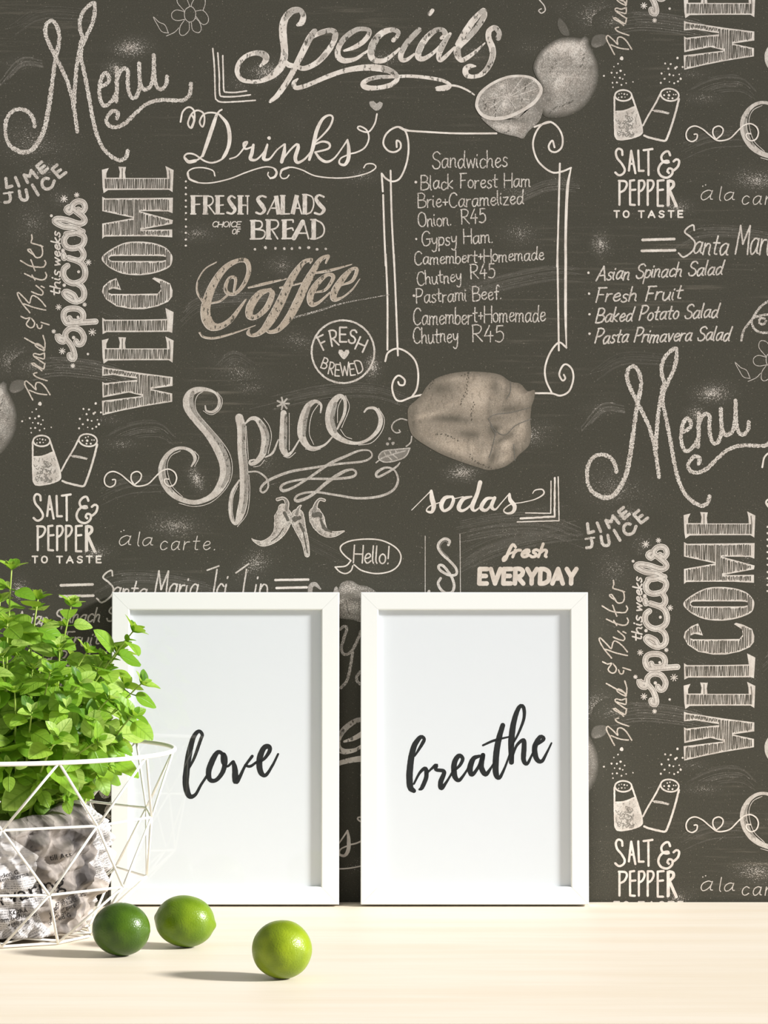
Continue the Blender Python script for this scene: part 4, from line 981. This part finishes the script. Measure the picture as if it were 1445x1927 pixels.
# ------------------------------------------------------------ potted herb in newspaper
random.seed(11)
PX_, PD = -.3545, .243
herb = empty('potted_herb', (PX_, -PD, .007), 'bushy green oregano plant in a pot wrapped in crumpled newspaper', 'potted plant')
NT_, NZ = 220, 64
def wrap_r(q, t):
    """radius of the crumpled wrapping at angle q, height fraction t"""
    r = .074+.026*sin(min(1, t*1.15)*pi*.5)-.004*max(0, t-.75)*4
    p = Vector((cos(q)*2.2, sin(q)*2.2, t*3.0))
    d1 = noise.voronoi(p*1.5)[0]
    d2 = noise.voronoi(p*3.1+Vector((3, 1, 7)))[0]
    r += .018*(d1[1]-d1[0]-.25)+.007*(d2[1]-d2[0]-.25)+.006*abs(noise.noise(Vector((p.x*1.6+p.z*1.2, p.y*1.6, p.z*.9-p.x))*2.2))+.0015*noise.noise(p*7)
    return r
nv, nf = [], []
for j in range(NZ+1):
    t = j/NZ
    for k in range(NT_):
        q = 2*pi*k/NT_
        top = .108+.014*noise.noise(Vector((cos(q)*2.5, sin(q)*2.5, 5)))+.012*max(0, sin(q*1.0+.35))*0+.010*exp(-((q-5.9)/.45)**2)
        r = wrap_r(q, t)
        if t > .9: r -= (t-.9)*.16
        nv.append(Vector((r*cos(q), r*sin(q), top*t+.003*noise.noise(Vector((q*3, t*6, 2)))*(1 if 0 < j else 0))))
for j in range(NZ):
    for k in range(NT_):
        l = (k+1) % NT_
        nf.append((j*NT_+k, j*NT_+l, (j+1)*NT_+l, (j+1)*NT_+k))
nf.append(tuple(range(NT_-1, -1, -1)))
# folded-in lip
base_top = NZ*NT_
for s_ in range(1, 4):
    for k in range(NT_):
        q = 2*pi*k/NT_
        v0 = nv[base_top+k]
        r = sqrt(v0.x**2+v0.y**2)-.006*s_
        nv.append(Vector((r*cos(q), r*sin(q), v0.z-.001*s_*s_+.002*noise.noise(Vector((q*5, s_, 1))))))
    for k in range(NT_):
        l = (k+1) % NT_
        a = base_top+(s_-1)*NT_; b = base_top+s_*NT_
        nf.append((a+k, a+l, b+l, b+k))
wrap = mesh_obj('newspaper_wrap', nv, nf, M['news'], herb, True)
uvl = wrap.data.uv_layers.new(name='UVMap')
for p in wrap.data.polygons:
    ks = [wrap.data.loops[i].vertex_index for i in p.loop_indices]
    us = [(k % NT_)/NT_*2*pi*.095 for k in ks]
    if max(us)-min(us) > .2: us = [u+2*pi*.095 if u < .2 else u for u in us]
    for i, k, u in zip(p.loop_indices, ks, us): uvl.data[i].uv = (u, nv[k].z*1.05+(k//NT_)*.0002)
sv, sf = [Vector((0, 0, .100))], []
for j in range(1, 8):
    for k in range(40):
        q = 2*pi*k/40
        sv.append(Vector((.0108*j*cos(q), .0108*j*sin(q), .098+.004*noise.noise(Vector((j, k*.7, 3))))))
for k in range(40): sf.append((0, 1+k, 1+(k+1) % 40))
for j in range(6):
    for k in range(40):
        l = (k+1) % 40
        sf.append((1+j*40+k, 1+(j+1)*40+k, 1+(j+1)*40+l, 1+j*40+l))
mesh_obj('soil', sv, sf, M['soil'], herb, True)

# printed words on the wrapping (real letters laid on its surface)
def font_mesh(text, size):
    cu = bpy.data.curves.new('t', 'FONT')
    cu.body = text; cu.size = size; cu.resolution_u = 2
    o = bpy.data.objects.new('t', cu)
    COL.objects.link(o)
    dg = bpy.context.evaluated_depsgraph_get()
    me = o.evaluated_get(dg).to_mesh()
    bm = bmesh.new(); bm.from_mesh(me)
    bmesh.ops.triangulate(bm, faces=bm.faces[:])
    bmesh.ops.subdivide_edges(bm, edges=[e for e in bm.edges if e.calc_length() > size*.2], cuts=1)
    bmesh.ops.triangulate(bm, faces=bm.faces[:])
    v = [w.co.copy() for w in bm.verts]
    f = [tuple(w.index for w in t.verts) for t in bm.faces]
    bm.free()
    o.evaluated_get(dg).to_mesh_clear()
    bpy.data.objects.remove(o); bpy.data.curves.remove(cu)
    return v, f
from mathutils.bvhtree import BVHTree
tree = BVHTree.FromPolygons([tuple(v) for v in nv], nf)
words = [('rvaring', 0, 1706, .021, .24), ('till Att', 92, 1622, .0075, .15), ('KÖRA', 16, 1724, .006, .12), ('om behöver', 0, 1736, .0062, .12), ('well för', 12, 1747, .0062, .12), ('jeden G', -2, 1652, .0058, .2), ('kten alterna', -4, 1660, .0058, .2), ('och Face. T', 100, 1712, .0058, .3), ('nder t att G', 92, 1721, .0058, .3), ('Jobergarp', 90, 1731, .0058, .3), ('gonor.', 88, 1740, .006, .3), ('te ed G', 88, 1749, .006, .3)]
tv, tf = [], []
sc_b = FPX/(CAMD-BD-.09)
for (w, px, py, size, ang) in words:
    v, f = font_mesh(w, size)
    o = len(tv); hit_ok = []
    for c in v:
        x = (px-722.5)/sc_b-PX_+c.x*cos(ang)-c.y*sin(ang)
        z = CAMH-(py-963.5)/sc_b-.007+c.x*sin(ang)+c.y*cos(ang)
        h = tree.ray_cast(Vector((x, -.3, z)), Vector((0, 1, 0)))
        if h[0] is None or h[0].y > 0: hit_ok.append(False); tv.append(Vector((x, 0, z)))
        else: hit_ok.append(True); tv.append(h[0]+Vector((0, -.0009, 0)))
    for t in f:
        if all(hit_ok[i] for i in t):
            a, b, c = (tv[o+i] for i in t)
            if max(abs(a.y-b.y), abs(b.y-c.y), abs(a.y-c.y)) < size*.8: tf.append(tuple(o+i for i in t))
pw = mesh_obj('printed_words', tv, tf, M['news_ink'], wrap)

# --- sprigs
def leaf_vf(org, d, up, L, Wd, droop, fold, V_, F_, UV_):
    d = d.normalized(); side = d.cross(up)
    if side.length < 1e-4: side = d.orthogonal()
    side.normalize(); nrm = side.cross(d).normalized()
    o = len(V_)
    NL = 10
    for i in range(NL+1):
        t = i/NL
        w = Wd*.5*(sin(pi*min(1, t**.8))**.62)*(1.02-.14*t) if 0 < t < 1 else Wd*.02
        for k, s in enumerate((-1, -.5, 0, .5, 1)):
            h = fold*abs(s)*w*1.0-droop*L*t*t+(.05*L*sin(t*9+s*2))*.25*abs(s)
            V_.append(org+d*(L*t)+side*(s*w)+nrm*h)
            UV_.append((.5+.5*s*w/(Wd*.5+1e-9), t))
    for i in range(NL):
        for k in range(4):
            F_.append((o+i*5+k, o+i*5+k+1, o+i*5+k+6, o+i*5+k+5))
def sprig(tip, base, size=1.0, bend=.3, seed=0):
    rnd = random.Random(seed)
    tip = Vector(tip); base = Vector(base)
    mid = base.lerp(tip, .5)+Vector((base.x-tip.x, base.y-tip.y, 0))*bend*.6+Vector((rnd.uniform(-.008, .008), rnd.uniform(-.008, .008), .01))
    n = 18
    pts = []
    for i in range(n+1):
        t = i/n
        pts.append(base*(1-t)**2+mid*2*t*(1-t)+tip*t*t)
    st = mesh_obj('stem', *tube_vf(pts, [.0016*(1-.55*i/n) for i in range(n+1)], 6), M['stem'], herb, True)
    LV, LF, LU = [], [], []
    L = sum((pts[i+1]-pts[i]).length for i in range(n))
    acc, node, q0 = 0.0, .34*L*rnd.uniform(.7, 1.2), rnd.uniform(0, pi)
    for i in range(n):
        seg = (pts[i+1]-pts[i]).length
        while node <= acc+seg and node < L-.004:
            p = pts[i].lerp(pts[i+1], (node-acc)/seg)
            ax = (pts[i+1]-pts[i]).normalized()
            t = node/L
            ll = size*(.014+.016*sin(pi*min(1, .15+t*.72)))*rnd.uniform(.8, 1.2)
            a = ax.orthogonal().normalized(); b = ax.cross(a)
            for s in (0, pi):
                q = q0+s+rnd.uniform(-.25, .25)
                rad = a*cos(q)+b*sin(q)
                d = (rad*1.0+ax*rnd.uniform(.0, .5)+Vector((0, 0, rnd.uniform(-.35, .15)))).normalized()
                upv = (ax*.4+Vector((rnd.uniform(-.35, .35), -.75+rnd.uniform(-.6, .5), .7))).normalized()
                pet = rnd.uniform(.003, .0065)
                sv_, sf_ = tube_vf([p, p+d*(pet+.001)], .0005, 4, caps=False)
                so = len(LV)
                LV += sv_; LU += [(.5, .02)]*len(sv_); LF += [tuple(so+k for k in f_) for f_ in sf_]
                leaf_vf(p+d*pet, d, upv, ll, ll*rnd.uniform(.72, .9), rnd.uniform(.05, .4), rnd.uniform(-.05, .25), LV, LF, LU)
                if rnd.random() < .22:     # small side shoot in the axil
                    for q2 in (q+.9, q-.9):
                        d2 = ((a*cos(q2)+b*sin(q2))*.7+ax*.8).normalized()
                        leaf_vf(p+rad*.001, d2, upv, ll*.45, ll*.3, .15, .3, LV, LF, LU)
            q0 += pi/2
            node += size*(.029-.014*t)*rnd.uniform(.85, 1.15)
        acc += seg
    ax = (pts[-1]-pts[-3]).normalized()
    a = ax.orthogonal().normalized(); b = ax.cross(a)
    for k in range(7):
        q = q0+k*pi/2+(.4 if k > 3 else 0)
        d = ((a*cos(q)+b*sin(q))*(1.0 if k < 4 else .5)+ax*.7).normalized()
        ll = size*(.017 if k < 4 else .010)*rnd.uniform(.85, 1.2)
        leaf_vf(pts[-1]-ax*(.002 if k < 4 else 0), d, ax, ll, ll*.66, .15, .3, LV, LF, LU)
    lo = mesh_obj('leaves', LV, LF, M['leaf'], st, True)
    ul = lo.data.uv_layers.new(name='UVMap')
    for p in lo.data.polygons:
        for i in p.loop_indices: ul.data[i].uv = LU[lo.data.loops[i].vertex_index]
def w_of(px, py, dy):
    s = FPX/(CAMD-PD+dy)
    return Vector(((px-722.5)/s-PX_, dy, CAMH-(py-963.5)/s-.007))
tips = [(22, 1068, 0), (14, 1170, -.03), (72, 1125, .03), (135, 1135, -.01), (112, 1220, -.05), (165, 1225, -.02), (252, 1186, .0), (222, 1228, .03), (268, 1285, -.02), (250, 1345, -.05), (205, 1315, -.06),
        (62, 1255, -.05), (28, 1300, -.075), (125, 1330, -.08), (185, 1395, -.085), (95, 1180, .05), (190, 1270, .05), (235, 1290, .07), (30, 1190, .07), (150, 1300, .03), (85, 1310, -.02), (215, 1400, -.04), (60, 1340, -.085),
        (-40, 1110, 0), (-75, 1160, .03), (-110, 1190, -.02), (-60, 1220, -.06), (-150, 1250, .02), (-170, 1330, 0), (-120, 1310, -.06), (-30, 1260, -.07), (-190, 1290, .05), (-90, 1380, -.09), (-200, 1390, -.02), (-30, 1380, -.09), (0, 1130, .05), (-60, 1140, .08), (-140, 1200, .08), (60, 1210, .09), (150, 1250, .09), (-10, 1300, .1), (80, 1330, .11), (230, 1370, .03), (170, 1350, -.07),
        (5, 1235, -.06), (95, 1265, -.065), (150, 1285, -.07), (195, 1240, .0), (110, 1385, -.1), (230, 1330, -.01), (15, 1440, -.09), (205, 1440, -.05), (80, 1470, -.085), (20, 1500, -.07), (130, 1500, -.07)]
for i, (px, py, dy) in enumerate(tips):
    tp = w_of(px, py, dy)
    rr = random.uniform(.25, .62)
    bs = Vector((tp.x*rr*.75+random.uniform(-.015, .015), dy*rr*.7+random.uniform(-.02, .02), .098))
    sprig(tp, bs, random.uniform(.92, 1.15) if py < 1420 else .6, .3, 100+i)

# ------------------------------------------------------------ limes
def lime(cx_px, bot_px, wpx, hpx, axis, tint, label, nip=1.0):
    # contact point on the table from its pixel row
    dd = FPX*CAMH/(bot_px-963.5)
    sc = FPX/dd
    a, b = wpx/sc/2, hpx/sc/2
    lm = empty('lime', ((cx_px-722.5)/sc, -(CAMD-dd), b*.998), label, 'lime', 'limes on the table')
    rot = Vector(axis).normalized().to_track_quat('X', 'Z').to_matrix()
    n, m = 48, 40
    vs, fs = [], []
    def prof(t):
        q = t*pi
        r = sin(q)**.94
        x = -cos(q)*1.0
        x += nip*.075*(exp(-((1-t)/.05)**2)-.8*exp(-(t/.05)**2))
        return x, r
    prs = []
    for i in range(m+1):
        t = i/m
        x, r = prof(t)
        for k in range(n):
            q = 2*pi*k/n
            wob = 1+.012*noise.noise(Vector((x*2, cos(q)*2+cx_px, sin(q)*2)))+.006*cos(5*q)
            p = Vector((x*a*(.97), r*b*cos(q)*wob, r*b*sin(q)*wob))
            vs.append(rot @ p)
    for i in range(m):
        for k in range(n):
            l = (k+1) % n
            fs.append((i*n+k, i*n+l, (i+1)*n+l, (i+1)*n+k))
    lo = min(v.z for v in vs)
    lm.location.z = -lo+.0002
    mesh_obj('peel', vs, fs, tint, lm, True)
    e = rot @ Vector((-a*(1.0+nip*-.04)*.97, 0, 0))
    sv, sf = tube_vf([e*1.005, e*1.03, e*1.045], [.0030, .0026, .0012], 10)
    mesh_obj('stem_scar', sv, sf, M['scar'], lm, True)
    return lm
lime(228, 1799, 113, 100, (1, -.35, -.02), mat_lime('lime_peel_dark', srgb(50, 78, 3), srgb(67, 97, 6)), 'dark green lime nearest the wire basket', 1)
lime(348, 1783, 116, 97, (1, -.15, -.12), mat_lime('lime_peel_mid', srgb(88, 116, 8), srgb(110, 136, 14)), 'mid green lime in front of the love frame, between the other two limes', 1)
lime(530.5, 1842, 117, 110, (.8, -.6, .0), mat_lime('lime_peel_light', srgb(112, 132, 10), srgb(136, 155, 20)), 'yellowish light green lime farthest from the basket, closest to the table front', .5)
